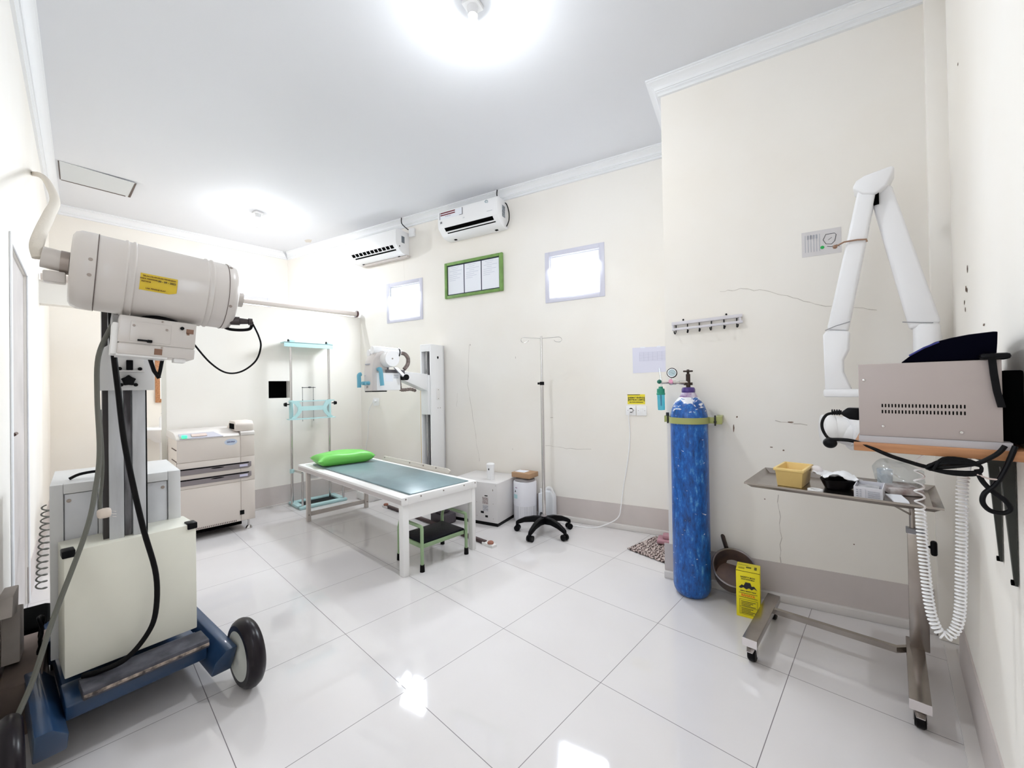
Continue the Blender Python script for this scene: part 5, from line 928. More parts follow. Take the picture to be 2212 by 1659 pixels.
HB = MB().lathe([(0, 0.032), (0.012, 0.032), (0.014, 0.02), (0.023, 0.018), (0.024, -0.008), (0.026, -0.010), (0.026, -0.02), (0, -0.02)], hx, (0, 0, 1), 28).build('humidifier_cap', MGR, R1)
MB().lathe([(0.0225, -0.02), (0.0215, -0.10), (0.0205, -0.116), (0.0, -0.118)], hx, (-0.02, 0, 1), 28).build('humidifier_bottle', clear_material('aqua_clear_plastic', (0.25, 0.74, 0.88), 0.12, 0.1), R1)
b = MB(); b.cyl(hx + Vector((0, 0, -0.02)), hx + Vector((0.001, 0, -0.09)), 0.0035); b.build('humidifier_dip_tube', mat('teal_dip_tube', (0.02, 0.22, 0.35), 0.4), R1)
# strap
MOL = mat('olive_green_strap', (0.34, 0.36, 0.13), 0.4); b = MB()
a0, a1 = math.radians(-200), math.radians(20) 
for k in range(30):
    p, q = a0 + (a1 - a0) * k / 30, a0 + (a1 - a0) * (k + 1) / 30
    for rr0, rr1 in ((0.1135, 0.1135),):
        P4 = []
        for t in (p, q): P4.append(Vector((oc.x + 0.1135 * math.cos(t + AC), oc.y + 0.1135 * math.sin(t + AC), 0)))
        b._add([P4[0] + Vector((0, 0, 1.068)), P4[1] + Vector((0, 0, 1.068)), P4[1] + Vector((0, 0, 1.106)), P4[0] + Vector((0, 0, 1.106))], [(0, 1, 2, 3)])
bmesh.ops.remove_doubles(b.bm, verts=b.bm.verts[:], dist=1e-4); bmesh.ops.solidify(b.bm, geom=b.bm.faces[:], thickness=-0.003)
so = (oc - PC).dot(eC); oo = (oc - PC).dot(nC)
t = MB(FC); t.box((so + 0.11, -oo - 0.002, 1.068), (so + 0.15, -oo + 0.002, 1.106)); t.box((so + 0.15, -oo - 0.004, 1.064), (so + 0.185, 0.0, 1.110)); t.box((so - 0.150, -oo + .03, 1.068), (so - 0.107, -oo + 0.034, 1.106)).box((so - 0.152, -oo + .03, 1.066), (so - 0.148, -0.001, 1.108))
tb = t.bm.copy(); 
W_ = thing('cylinder_wall_clamp', 'olive green metal strap clamp holding the blue cylinder to the wall', 'clamp', gB(wC(so, 0, 1.087)), AC)
b.build('strap', MOL, W_); t.each('clamp_bracket', MOL, W_, bevel=0.001)
b = MB(FC); b.cyl((so + 0.148, -oo - 0.006, 1.055), (so + 0.148, -oo - 0.006, 1.118), 0.005, seg=10).cyl((so + 0.148, -oo - .006, 1.074), (so + 0.148, -oo - .006, 1.083), 0.009, seg=6).cyl((so - 0.13, -oo + 0.02, 1.108), (so - 0.13, -oo + 0.02, 1.13), 0.010, seg=10).cyl((so - 0.13, -oo + .025, 1.06), (so - 0.13, -oo + .025, 1.11), 0.005, seg=8); b.each('clamp_bolt', mat('dark_bolt', (0.05, 0.05, 0.05), 0.4, metal=.6), W_)

# coat hook rail on the wall
Hh = thing('hook_rail', 'white two-bar metal hook rail with six small hooks on the wall', 'hook rack', gB(wC(0.25, 0, 1.70)), AC)
b = MB(FC @ Matrix.Translation((0.05, 0, 1.7)) @ Matrix.Rotation(math.radians(-2.2), 4, 'Y')); b.rbox((-0.003, -0.022, 0.009), (0.412, -0.006, 0.030), 0.002).rbox((-0.003, -0.026, -0.028), (0.412, -0.014, -0.012), 0.002); b.box((-0.002, -0.018, -0.02), (0.008, -0.0, 0.025)).box((0.392, -0.018, -0.02), (0.404, -0.0, 0.025)); b.build('rail_bar', mat('lilac_white_bar', (0.66, 0.64, 0.68), 0.35), Hh)
for k in range(6):
    s = 0.072 + k * 0.0715; zz = 1.712 + (s - 0.05) * math.tan(math.radians(2.2)); b = MB(FC); b.tube([(s, -0.010, zz), (s, -0.012, zz - 0.02), (s, -0.018, zz - 0.048), (s, -0.038, zz - 0.062), (s + (0.006 if k % 3 else -0.004), -0.048, zz - 0.064), (s + (0.008 if k % 3 else -0.006), -0.052, zz - 0.052)], 0.0032, 8, smooth=4).ball((s + (0.008 if k % 3 else -0.006), -0.052, zz - 0.052), 0.0045); b.build('hook', M_BLACK, Hh)
b = MB(FC); b.ball((0.118, -0.01, 1.742), 0.006).ball((0.372, -0.01, 1.752), 0.006); b.each('mounting_screw', M_BLACK, Hh)
# instruction sheet on wall
Is = thing('instruction_sheet', 'small white printed instruction sheet with a green dot, beside the white arm', 'paper', gB(wC(0.87, 0, 2.13)), AC)
MB(FC).box((0.772, -0.0015, 2.045), (0.955, -0.0005, 2.19)).build('sheet', mat('grey_white_paper', (0.66, 0.64, 0.65), 0.7), Is)
b = MB(FC)
for k in range(6): b.box((0.787 + k * 0.0135, -0.0022, 2.07), (0.790 + k * 0.0135, -0.0016, 2.17))
for k in range(4): b.box((0.797 + k * 0.0135, -0.0022, 2.145), (0.806 + k * 0.0135, -0.0016, 2.168))
b.build('print_lines', M_GPRINT, Is)
b = MB(FC); P4 = [(0.885, 2.16), (0.925, 2.16), (0.932, 2.15), (0.925, 2.115), (0.91, 2.10), (0.885, 2.105), (0.872, 2.13)]
b.tube([(s, -0.002, z) for s, z in P4], 0.0015, 5, closed=True).tube([(0.89, -0.002, 2.09), (0.91, -0.002, 2.085), (0.935, -0.002, 2.092), (0.945, -0.002, 2.08)], 0.0015, 5).tube([(0.895, -0.002, 2.125), (0.912, -0.002, 2.138)], 0.001, 5); b.build('line_drawing', M_PRINT, Is)
b = MB(FC); b.cyl((0.868, -0.0024, 2.088), (0.868, -0.0016, 2.088), 0.0095); b.build('green_dot', mat('green_dot', (0.02, 0.42, 0.09), 0.5), Is)

# ------------------------------------------------------------------ pan and yellow safety box
pv = wC(0.41, 0.115, 0.0); Pn = thing('metal_basin', 'round dark metal basin leaning on edge against the wall behind the cylinder', 'basin', tuple(pv))
ax = (nC * 0.66 + eC * 0.10 + Vector((0, 0, 0.74))).normalized(); R0 = 0.115; cen = wC(0.392, 0.148, 0.205)
b = MB(); b.lathe([(R0 + 0.006, 0.0), (R0, 0.004), (R0 - 0.006, -0.002), (R0 * 0.86, -0.115), (R0 * 0.78, -0.128), (0, -0.128)], cen, ax, 48); b.lathe([(R0 + 0.006, 0.0), (R0 - 0.001, -0.006), (R0 * 0.89, -0.118), (R0 * 0.80, -0.133), (0, -0.133)], cen, ax, 48)
b.build('bowl', mat('dark_stained_steel', (0.10, 0.08, 0.085), 0.35, metal=0.6, col2=(0.22, 0.15, 0.13), scale=7), Pn, ang=50)
MB().lathe([(R0 - 0.004, 0.002), (R0 + 0.002, 0.008), (R0 + 0.008, 0.002), (R0 + 0.002, -0.005), (R0 - .004, .002)], cen, ax, 48).build('rim', mat('grey_rolled_rim', (0.3, 0.27, 0.28), 0.3, metal=.8), Pn)
upv = (Vector((0, 0, 1)) - ax * ax.z).normalized(); p0 = cen + upv * (R0 + 0.002) - eC * 0.03; b = MB(); b.tube([p0, p0 + upv * 0.045 - eC * 0.01 + nC * -0.01, p0 + upv * 0.085 - eC * 0.016 - nC * 0.012], 0.013, 10); b.build('handle', M_DBR, Pn)
FY = frame((2.755, 1.578, 0), math.radians(10)); Y = thing('sharps_box', 'bright yellow cardboard safety box printed in black, on floor beside trolley', 'box', (2.755, 1.578, 0))
MY = mat('bright_yellow_card', (0.80, 0.68, 0.01), 0.45); hw, dp_, hh = 0.058, 0.115, 0.262
MB(FY).box((-hw, 0, 0), (hw, dp_, hh)).build('carton', MY, Y, bevel=0.003)
b = MB(FY); b.box((-hw - .0005, -.0008, hh - 0.006), (hw + .0005, 0, hh - 0.003)); b.build('lid_seam', mat('dark_ochre_seam', (0.15, 0.1, 0.0), 0.7), Y)
fx = (FY.to_3x3() @ Vector((1, 0, 0))); fn = (FY.to_3x3() @ Vector((0, -1, 0)))
def fy(x, z): return FY @ Vector((x, -0.0012, z))
for s_, sz, z in (('SAFETY BOX', 0.0125, 0.225), ('JARUM SUNTIK BEKAS', 0.0065, 0.214), ('LIMBAH BENDA TAJAM', 0.0075, 0.148)): text('box_text', s_, sz, fy(0.0, z), fx, (0, 0, 1), M_PRINT, Y, bold=0.0002)
b = MB(FY); b.prism([(-0.045, -.0012, 0.165), (-0.03, -.0012, 0.182), (-0.02, -.0012, 0.178), (-0.012, -.0012, 0.198), (0.012, -.0012, 0.198), (0.018, -.0012, 0.180), (0.03, -.0012, 0.183), (0.045, -.0012, 0.163), (0.03, -.0012, 0.170), (0.018, -.0012, 0.160), (0.006, -.0012, 0.168), (-0.008, -.0012, 0.159), (-0.022, -.0012, 0.168), (-0.034, -.0012, 0.160)], (0, -0.0004, 0)); b.build('hazard_symbol', M_PRINT, Y)
text('warning_text', 'BAHAYA', 0.017, fy(0, 0.124), fx, (0, 0, 1), mat('orange_print', (0.75, 0.22, 0.01), 0.5), Y, bold=0.001)
b = MB(FY)
for k, z in enumerate((0.135, 0.112)): b.box((-0.045, -.0015, z), (0.045, -.0008, z + 0.002))
for k in range(8):
    z = 0.088 - k * 0.0082 - (0.006 if k > 3 else 0); b.box((-0.034, -.0015, z), (0.036 - 0.012 * (k % 3), -.0008, z + 0.0028))
for a, c in (((-0.042, 0.10), (0.045, 0.1012)), ((-0.042, 0.058), (0.045, 0.0592)), ((-0.042, 0.018), (0.045, 0.0192)), ((-0.042, 0.018), (-0.0408, 0.10)), ((0.0438, 0.018), (0.045, 0.10))): b.box((a[0], -.0015, a[1]), (c[0], -.0008, c[1]))
b.build('print_lines', M_PRINT, Y)
b = MB(FY); z = hh + 0.0006
for k in range(5): b.box((-0.045 + k * 0.006, 0.02, hh), (-0.042 + k * 0.006, 0.04, z))
b.box((0.03, 0.03, hh), (0.042, 0.07, z)).box((-0.01, 0.04, hh), (0.015, 0.06, z)).box((-0.05, 0.075, hh), (0.0, 0.077, z)); b.build('top_print', mat('olive_print', (0.10, 0.09, 0.0), 0.6), Y)

# ------------------------------------------------------------------ stainless trolley
Tr = thing('instrument_trolley', 'stainless steel overbed instrument trolley on castors with a tray top', 'trolley', (3.14, 1.45, 0))
tx0, tx1, ty0, ty1, tz = 2.885, 3.462, 1.125, 1.505, 0.842
b = MB()
o_, i_ = [(tx0 - 0.024, ty0 - 0.024), (tx1 + 0.024, ty0 - 0.024), (tx1 + 0.024, ty1 + 0.024), (tx0 - 0.024, ty1 + 0.024)], [(tx0, ty0), (tx1, ty0), (tx1, ty1), (tx0, ty1)]
for dz in (0, -0.003):
    vs = [(x, y, tz + dz) for x, y in i_] + [(x, y, tz + 0.02 + dz) for x, y in o_]
    b._add(vs, [(0, 1, 2, 3)] + [(k, (k + 1) % 4, 4 + (k + 1) % 4, 4 + k) for k in range(4)])
vs = [(x, y, tz + 0.02) for x, y in o_] + [(x, y, tz + 0.012) for x, y in o_]; b._add(vs, [(k, (k + 1) % 4, 4 + (k + 1) % 4, 4 + k) for k in range(4)])
b.build('tray', M_STEEL, Tr)
px_, py_ = 3.43, 1.58
b = MB(); b.box((px_ - 0.032, py_ - 0.016, 0.12), (px_ + 0.032, py_ + 0.016, 0.63)); b.build('post', M_STEEL, Tr, bevel=0.003)
b = MB(); b.box((px_ - 0.036, py_ - 0.02, 0.63), (px_ + 0.03, py_ + 0.02, 0.652)); b.build('post_cap', mat('grey_cap', (0.28, 0.28, 0.30), 0.5), Tr, bevel=0.002)
b = MB(); b.tube([(px_ - 0.015, py_, 0.64), (px_ - 0.015, py_, 0.74), (px_ - 0.02, py_ - 0.03, 0.79), (px_ - 0.04, py_ - 0.09, 0.815), (px_ - 0.06, py_ - 0.16, 0.832)], 0.010, 12, smooth=4); b.tube([(px_ - 0.018, py_, 0.71), (px_ - 0.10, py_ - 0.15, 0.79), (px_ - 0.16, py_ - 0.26, 0.838)], 0.004, 8); b.build('tray_support', M_STEEL, Tr)
b = MB(); b.cyl((px_ + 0.032, py_, 0.58), (px_ + 0.045, py_, 0.58), 0.006); b.rbox((px_ + 0.040, py_ - 0.014, 0.545), (px_ + 0.062, py_ + 0.014, 0.61), 0.009); b.build('height_lever', M_BLACK, Tr)
for xx, yb_ in ((2.858, 1.69), (3.416, 1.66)):
    b = MB(); b.box((xx - 0.03, 1.15, 0.088), (xx + 0.03, yb_, 0.125)); bar = b.build('base_bar', M_STEEL, Tr, bevel=0.003)
    MB().box((xx - 0.0305, 1.1485, 0.0885), (xx + 0.0305, 1.151, 0.1245)).build('bar_end_cap', mat('pale_shiny_cap', (0.78, 0.74, 0.74), 0.15, metal=0.8), bar)
    for yy in (1.20, yb_ - 0.03):
        b = MB(); b.cyl((xx, yy, 0.055), (xx, yy, 0.088), 0.012).cyl((xx, yy, 0.078), (xx, yy, 0.086), 0.024); b.prism([(xx - 0.02, yy - 0.02, 0.078), (xx - 0.02, yy + 0.025, 0.078), (xx - 0.02, yy + 0.015, 0.025), (xx - 0.02, yy - 0.005, 0.025)], (0.003, 0, 0)); b.prism([(xx + 0.017, yy - 0.02, 0.078), (xx + 0.017, yy + 0.025, 0.078), (xx + 0.017, yy + 0.015, 0.025), (xx + 0.017, yy - 0.005, 0.025)], (0.003, 0, 0)); b.prism([(xx - 0.018, yy - 0.02, 0.075), (xx + 0.018, yy - 0.02, 0.075), (xx + 0.012, yy - 0.05, 0.062), (xx - 0.012, yy - 0.05, 0.062)], (0, 0, 0.003)); ca = b.build('castor', M_CHROME, Tr)
        b = MB(); b.lathe([(0.012, -0.0165), (0.031, -0.0165), (0.036, -0.010), (0.036, 0.010), (0.031, 0.0165), (0.012, 0.0165), (0.012, -0.0165)], (xx, yy + 0.005, 0.036), (1, 0, 0), 28); b.build('castor_wheel', M_RUBBER, ca)
b = MB(); b.box((2.86, 1.52, 0.098), (3.355, 1.545, 0.122)); b.prism([(3.355, 1.52, 0.098), (3.355, 1.545, 0.098), (3.41, 1.60, 0.098), (3.42, 1.585, 0.098)], (0, 0, 0.024)); b.build('cross_bar', M_STEEL, Tr)
# things on the tray
zt = tz + 0.0005
FBn = frame((3.02, 1.30, 0), math.radians(-3)); b = MB(FBn)
def bin_shell(b, w0, d0, w1, d1, z0, z1, th=0.004, rim=0.006):
    lo = [(-w0, -d0), (w0, -d0), (w0, d0), (-w0, d0)]; hi = [(-w1, -d1), (w1, -d1), (w1, d1), (-w1, d1)]
    rr = [(x + rim * (1 if x > 0 else -1), y + rim * (1 if y > 0 else -1)) for x, y in hi]
    ih = [(x - th * (1 if x > 0 else -1), y - th * (1 if y > 0 else -1)) for x, y in hi]; il = [(x - th * (1 if x > 0 else -1), y - th * (1 if y > 0 else -1)) for x, y in lo]
    L = [[(x, y, z0) for x, y in lo], [(x, y, z1 - 0.012) for x, y in hi], [(x, y, z1 - 0.012) for x, y in rr], [(x, y, z1) for x, y in rr], [(x, y, z1) for x, y in ih], [(x, y, z0 + th) for x, y in il]]
    vs = sum(L, []); fs = [(0, 1, 2, 3), (20, 21, 22, 23)]
    for j in range(5):
        for i in range(4): fs.append((j * 4 + i, j * 4 + (i + 1) % 4, j * 4 + 4 + (i + 1) % 4, j * 4 + 4 + i))
    b._add(vs, fs)
bin_shell(b, 0.046, 0.085, 0.052, 0.095, zt, zt + 0.082)
t_ = b.build('yellow_tub', mat('pale_yellow_plastic', (0.80, 0.58, 0.22), 0.4, noise=0.05, scale=9), None, bevel=0.002); tag(t_, 'pale yellow open plastic tub with rusty stain on trolley tray', 'tub')
bl = thing('kidney_dish', 'dark kidney dish holding white gauze on the trolley tray', 'dish', (3.17, 1.33, zt))
b = MB(); vs = []; K = 32
for rr, z in ((0.6, 0.0), (0.72, 0.004), (1.0, 0.042), (0.95, 0.042), (0.66, 0.008), (0.0, 0.006)):
    for k in range(K):
        t = 2 * PI * k / K; kx = math.cos(t) * 0.068 * rr; ky = math.sin(t) * 0.085 * rr; vs.append((3.17 + kx + 0.015 * (math.cos(t * 2) * rr), 1.33 + ky, zt + z))
b._add(vs, [(j * K + i, j * K + (i + 1) % K, (j + 1) * K + (i + 1) % K, (j + 1) * K + i) for j in range(5) for i in range(K)]); b.build('dish_shell', mat('black_enamel', (0.004, 0.003, 0.004), 0.3, spec=0.2), bl)
def crumple(name, cx, cy, cz, w, d, h, m, seed, label, cat, rz=0, n=12, parent=None, lean=(0, 0), flat=None):
    rnd = random.Random(seed); b = MB(frame((cx, cy, 0), rz)); vs = []
    for j in range(n + 1):
        for i in range(n + 1):
            u, v = i / n * 2 - 1, j / n * 2 - 1; vs.append((u * w / 2 + rnd.uniform(-1, 1) * w * 0.035, v * d / 2 + rnd.uniform(-1, 1) * d * 0.035, cz + h * (0.5 + 0.5 * math.sin(u * 3.1 + seed) * math.cos(v * 2.7 + seed)) + rnd.uniform(0, h * 0.35) + u * lean[0] + v * lean[1]))
    b._add(vs, [(j * (n + 1) + i, j * (n + 1) + i + 1, (j + 1) * (n + 1) + i + 1, (j + 1) * (n + 1) + i) for j in range(n) for i in range(n)])
    ret = bmesh.ops.extrude_face_region(b.bm, geom=b.bm.faces[:]); bmesh.ops.translate(b.bm, verts=[v for v in ret['geom'] if isinstance(v, bmesh.types.BMVert)], vec=(0, 0, 0.0015))
    o = b.build(name, m, parent, ang=60)
    if label: tag(o, label, cat)
    return o
crumple('gauze_sheet', 3.165, 1.32, zt + 0.040, 0.13, 0.15, 0.028, mat('white_gauze', (0.84, 0.85, 0.88), 0.8), 3, 'crumpled white gauze lying over the dark kidney dish', 'cloth', 0.5)
b = MB(); b.ball((3.10, 1.355, zt + 0.066), 0.024, (1.0, 0.8, 0.75)); t_ = b.build('paper_cup', mat('milky_glove', (0.72, 0.68, 0.68), 0.5)); tag(t_, 'small milky crumpled glove between yellow tub and gauze', 'glove')
b = MB(); b.lathe([(0.017, -0.007), (0.027, -0.007), (0.027, 0.007), (0.017, 0.007), (0.017, -0.007)], (3.115, 1.165, zt + 0.0085), (0, 0, 1), 28); t_ = b.build('tape_roll', M_OFFW); tag(t_, 'small white roll of tape lying at front edge of the trolley tray', 'tape')
Bx = thing('glove_box', 'open white carton with grey print near the middle of the trolley tray', 'box', (3.285, 1.24, zt)); FG = frame((3.285, 1.245, 0), math.radians(-2)); b = MB(FG); bin_shell(b, 0.043, 0.070, 0.043, 0.070, zt, zt + 0.046, 0.002, 0.0005); b.build('carton', mat('white_carton', (0.72, 0.72, 0.77), 0.5), Bx)
b = MB(FG)
for k in range(4): b.box((0.0, -0.0722, zt + 0.008 + k * 0.007), (0.036, -0.0712, zt + 0.011 + k * 0.007))
for k in range(4):
    for j in range(2): b.box((-0.036 + j * 0.011, -0.0722, zt + 0.008 + k * 0.008), (-0.030 + j * 0.011, -0.0712, zt + 0.012 + k * 0.008))
b.box((-0.008, -0.0722, zt + 0.005), (-0.0072, -0.0712, zt + 0.04)); b.build('box_print', M_GPRINT, Bx)
b = MB(FG); b.box((-0.035, -0.055, zt + 0.01), (0.03, 0.05, zt + 0.036)); b.build('box_contents', mat('grey_contents', (0.5, 0.5, 0.53), 0.7, noise=0.3, scale=40), Bx)
b = MB(frame((3.37, 1.215, 0), 0.4)); b.prism([(-0.026, -0.034, zt), (0.018, -0.036, zt), (0.030, 0.0, zt), (0.026, 0.040, zt + 0.012), (-0.024, 0.038, zt + 0.014)], (0, 0, 0.004)); t_ = b.build('white_card', M_PAPER); tag(t_, 'small white card tag beside the open carton on the tray', 'card')
pk = thing('clear_supply_bag', 'crumpled clear plastic bag of small supplies at right end of trolley tray', 'bag', (3.38, 1.40, zt))
b = MB(frame((3.375, 1.40, 0), 0.3)); b.rbox((-0.055, -0.075, zt), (0.055, 0.075, zt + 0.028), 0.008); b.build('supplies', mat('brownish_supplies', (0.30, 0.22, 0.20), 0.6, col2=(0.62, 0.58, 0.58), scale=25), pk)
b = MB(frame((3.33, 1.44, 0), 0.3)); b.cyl((0, 0, zt), (0, 0, zt + 0.085), 0.024, 0.026, 24); b.build('plastic_cup', mat('cloudy_cup', (0.66, 0.70, 0.74), 0.35), pk)
b = MB(); rnd = random.Random(5); t = bmesh.new(); bmesh.ops.create_icosphere(t, subdivisions=3, radius=1)
for v in t.verts:
    k = 1 + rnd.uniform(-.12, .10); v.co = Vector((3.375 + v.co.x * 0.078 * k, 1.405 + v.co.y * 0.085 * k, zt + 0.068 + v.co.z * 0.056 * k + (0.03 * max(0, -v.co.x) if v.co.z > 0 else 0)))
b._merge(t); b.build('plastic_film', M_FILM, pk, ang=180)

# ------------------------------------------------------------------ shelf, control box, dental arm
Sh = thing('wall_shelf', 'orange wooden wall shelf on black triangular brackets', 'shelf', (3.44, 0.6, 1.15))
b = MB(); b.box((3.285, 0.385, 1.136), (3.57, 0.80, 1.158)); b.build('shelf_board', M_WOOD, Sh, bevel=0.002)
for y in (0.55, 0.73):
    b = MB(); b.prism([(3.568, y, 1.136), (3.47, y, 1.136), (3.47, y, 1.128), (3.545, y, 1.10), (3.563, y, 0.82), (3.568, y, 0.82)], (0, 0.016, 0)); br = b.build('bracket', mat('dark_green_black_bracket', (0.02, 0.022, 0.018), 0.5), Sh)
    MB().cyl((3.568, y + 0.008, 0.825), (3.558, y + 0.008, 0.825), 0.007, seg=8).build('bracket_bolt', M_DARK, br)
Kc = thing('control_box', 'greyish pink metal power supply box with vent slots on the wall shelf', 'control box', (3.41, 0.55, 1.17))
kx0, kx1, ky0, ky1, kz0, kz1 = 3.296, 3.532, 0.40, 0.70, 1.170, 1.354
MBOX = mat('taupe_grey_metal', (0.42, 0.36, 0.34), 0.45)
b = MB(); b.box((kx0, ky0, kz0 + 0.004), (kx1, ky1, kz1)); b.build('casing', MBOX, Kc, bevel=0.0015)
MB().box((kx0 - 0.001, ky0 - 0.006, kz0 - 0.012), (kx1 + 0.012, ky1, kz0 + 0.004)).build('base_flange', mat('grey_flange', (0.46, 0.44, 0.46), 0.45), Kc)
b = MB()
for k in range(24):
    x = kx0 + 0.043 + k * 0.00595
    for z in (1.231, 1.246): b.rbox((x, ky0 - 0.0008, z), (x + 0.0025, ky0 + .0005, z + 0.0085), 0.001, seg=1)
b.build('vent_slots', M_DARK, Kc)
b = MB()
for x, z in ((kx0 + 0.011, 1.314), (kx0 + 0.045, 1.199), (kx1 - 0.061, 1.192)): b.lathe([(0, 0.003), (0.003, 0.0025), (0.0038, 0), (0, 0)], (x, ky0, z), (0, -1, 0), 12)
b.each('casing_screw', M_CHROME, Kc)
# black cloth / cap lying on the box, strap hanging
Cl = thing('black_apron', 'black and navy folded apron cloth on top of the control box with hanging strap', 'cloth', (3.46, 0.5, kz1))
b = MB(); sec = [(3.376, 0.001), (3.395, 0.019), (3.415, 0.034), (3.436, 0.046), (3.462, 0.053), (3.49, 0.058), (3.515, 0.060), (3.529, 0.061), (3.528, 0.035), (3.526, 0.001)]
n = len(sec); vs = []
for y, k in ((0.41, 1.0), (0.45, 1.06), (0.55, 1.0), (0.66, 0.8)): vs += [(x, y, kz1 + 0.0005 + z * (k if z > .002 else 1)) for x, z in sec]
fs = [tuple(range(n)), tuple(range(3 * n, 4 * n))]
for j in range(3):
    for i in range(n): fs.append((j * n + i, j * n + (i + 1) % n, (j + 1) * n + (i + 1) % n, (j + 1) * n + i))
b._add(vs, fs); b.build('folded_cloth', mat('black_navy_cloth', (0.001, 0.001, 0.005), 0.9, spec=0.05), Cl, bevel=0.002)
b = MB(); b.tube([(3.390, 0.408, kz1 + 0.017), (3.415, 0.405, kz1 + 0.034), (3.44, 0.405, kz1 + 0.046)], 0.0022, 6); b.build('navy_piping', mat('navy_trim', (0.03, 0.035, 0.20), 0.6), Cl)
b = MB(); P4 = [(3.500, kz1 + 0.009), (3.512, kz1 + 0.003), (3.514, kz1 - 0.03), (3.518, kz1 - 0.07), (3.524, kz1 - 0.104)]
for (xa, za), (xb, zb) in zip(P4, P4[1:]): b.prism([(xa, 0.392, za), (xa + 0.0115, 0.392, za), (xb + 0.0115, 0.392, zb), (xb, 0.392, zb)], (0, 0.004, 0))
b.rbox((3.50, 0.39, kz1), (3.545, 0.44, kz1 + 0.014), 0.006); b.build('hanging_strap', M_BLACK, Cl)
# power cord with plug in the left face of the box
Co = thing('black_power_cord', 'thick black power cord plugged into the side of the control box', 'power cord', (3.29, 0.43, 1.21))
b = MB(); b.prism([(3.296, 0.415, 1.242), (3.272, 0.415, 1.242), (3.262, 0.415, 1.233), (3.258, 0.415, 1.226), (3.264, 0.415, 1.220), (3.276, 0.415, 1.212), (3.296, 0.415, 1.210)], (0, 0.028, 0)); b.build('plug', M_BLACK, Co, bevel=0.003)
b = MB(); b.cyl((3.260, 0.429, 1.229), (3.240, 0.429, 1.227), 0.006, 0.0045)
for k in range(4): b.cyl((3.256 - k * 0.005, 0.429, 1.229), (3.2535 - k * 0.005, 0.429, 1.229), 0.0078, seg=12)
b.build('strain_relief', M_BLACK, Co)
b = MB(); b.tube([(3.243, 0.429, 1.227), (3.228, 0.425, 1.222), (3.219, 0.42, 1.205), (3.219, 0.415, 1.185), (3.228, 0.41, 1.165), (3.238, 0.405, 1.158)], 0.0036, 10, smooth=5)
b.tube([(3.236, 0.40, 1.158), (3.262, 0.395, 1.160), (3.285, 0.392, 1.158), (3.315, 0.388, 1.147), (3.35, 0.385, 1.130), (3.385, 0.383, 1.118), (3.41, 0.381, 1.111), (3.425, 0.38, 1.110), (3.46, 0.376, 1.118), (3.49, 0.374, 1.128), (3.512, 0.372, 1.145), (3.523, 0.37, 1.158), (3.53, 0.372, 1.17)], 0.0046, 10, smooth=6)
b.build('cord', M_RUBBER, Co)
b = MB(); b.ball((3.236, 0.402, 1.149), 0.0155, (1, .8, .92)); b.build('moulded_plug_head', M_BLACK, Co)
bn = thing('cord_bundle', 'tied bundle of black cables with a loop hanging under the shelf', 'cable', (3.48, 0.40, 1.10))
b = MB(); rnd = random.Random(9)
for k in range(4): b.tube([(3.415 + rnd.uniform(0, .01), 0.376 - k * .003, 1.112 + rnd.uniform(-.004, .004)), (3.44, 0.372, 1.122 + k * 0.004), (3.475, 0.371, 1.126 + k * 0.003), (3.496, 0.374, 1.122), (3.49, 0.374, 1.110 - k * .002), (3.455, 0.374, 1.106 - k * 0.002), (3.42, 0.375, 1.106)], 0.0032, 8, closed=True, smooth=4)
b.tube([(3.545, 0.38, 1.17), (3.53, 0.376, 1.12), (3.515, 0.373, 1.085), (3.50, 0.372, 1.065), (3.497, 0.37, 1.045), (3.507, 0.37, 1.030), (3.525, 0.37, 1.028), (3.535, 0.37, 1.038), (3.528, 0.372, 1.055), (3.512, 0.374, 1.07), (3.498, 0.374, 1.09), (3.49, 0.374, 1.115)], 0.0048, 10, smooth=6); b.build('cable_loops', M_BLACK, bn)
b = MB(); b.tube([(3.49, 0.371, 1.105), (3.505, 0.371, 1.098), (3.522, 0.372, 1.097)], 0.002, 6); b.build('cable_tie', mat('pale_tie', (0.55, 0.45, 0.42), 0.5), bn)
b = MB(); b.box((3.536, 0.43, 1.17), (3.566, 0.66, 1.33)); t_ = b.build('black_slab', M_DARK, None, bevel=0.004); tag(t_, 'slim black slab between control box and the wall', 'case')  # near-black slab filling the space between control box and wall

# dental x-ray arm
DX = thing('dental_x_ray', 'white wall-mounted dental x-ray with scissor arm and tube head', 'x-ray machine', (3.5, 1.75, 1.5))
M_DEN = mat('clean_white_enamel', (0.80, 0.80, 0.82), 0.35)
def limb(name, p, q, w0, w1, d, par, m=M_DEN):
    """flat box-section arm from p to q in the x-z plane"""
    p = Vector(p); q = Vector(q); e = (q - p).normalized(); n = Vector((-e.z, 0, e.x)); b = MB(); y = Vector((0, d / 2, 0))
    b.prism([p - n * w0 - y, p + n * w0 - y, q + n * w1 - y, q - n * w1 - y], (0, d, 0)); return b.build(name, m, par, bevel=0.012, ang=50)
b = MB(); b.rbox((3.435, 1.655, 1.36), (3.525, 1.75, 1.585), 0.035, seg=4); b.box((3.46, 1.72, 1.34), (3.53, 2.04, 1.52)); b.build('wall_mount', M_DEN, DX, bevel=0.004)
limb('rear_arm', (3.475, 1.70, 1.56), (3.335, 1.70, 2.235), 0.052, 0.040, 0.075, DX)
limb('front_arm', (3.290, 1.66, 2.245), (3.165, 1.66, 1.57), 0.034, 0.042, 0.07, DX)
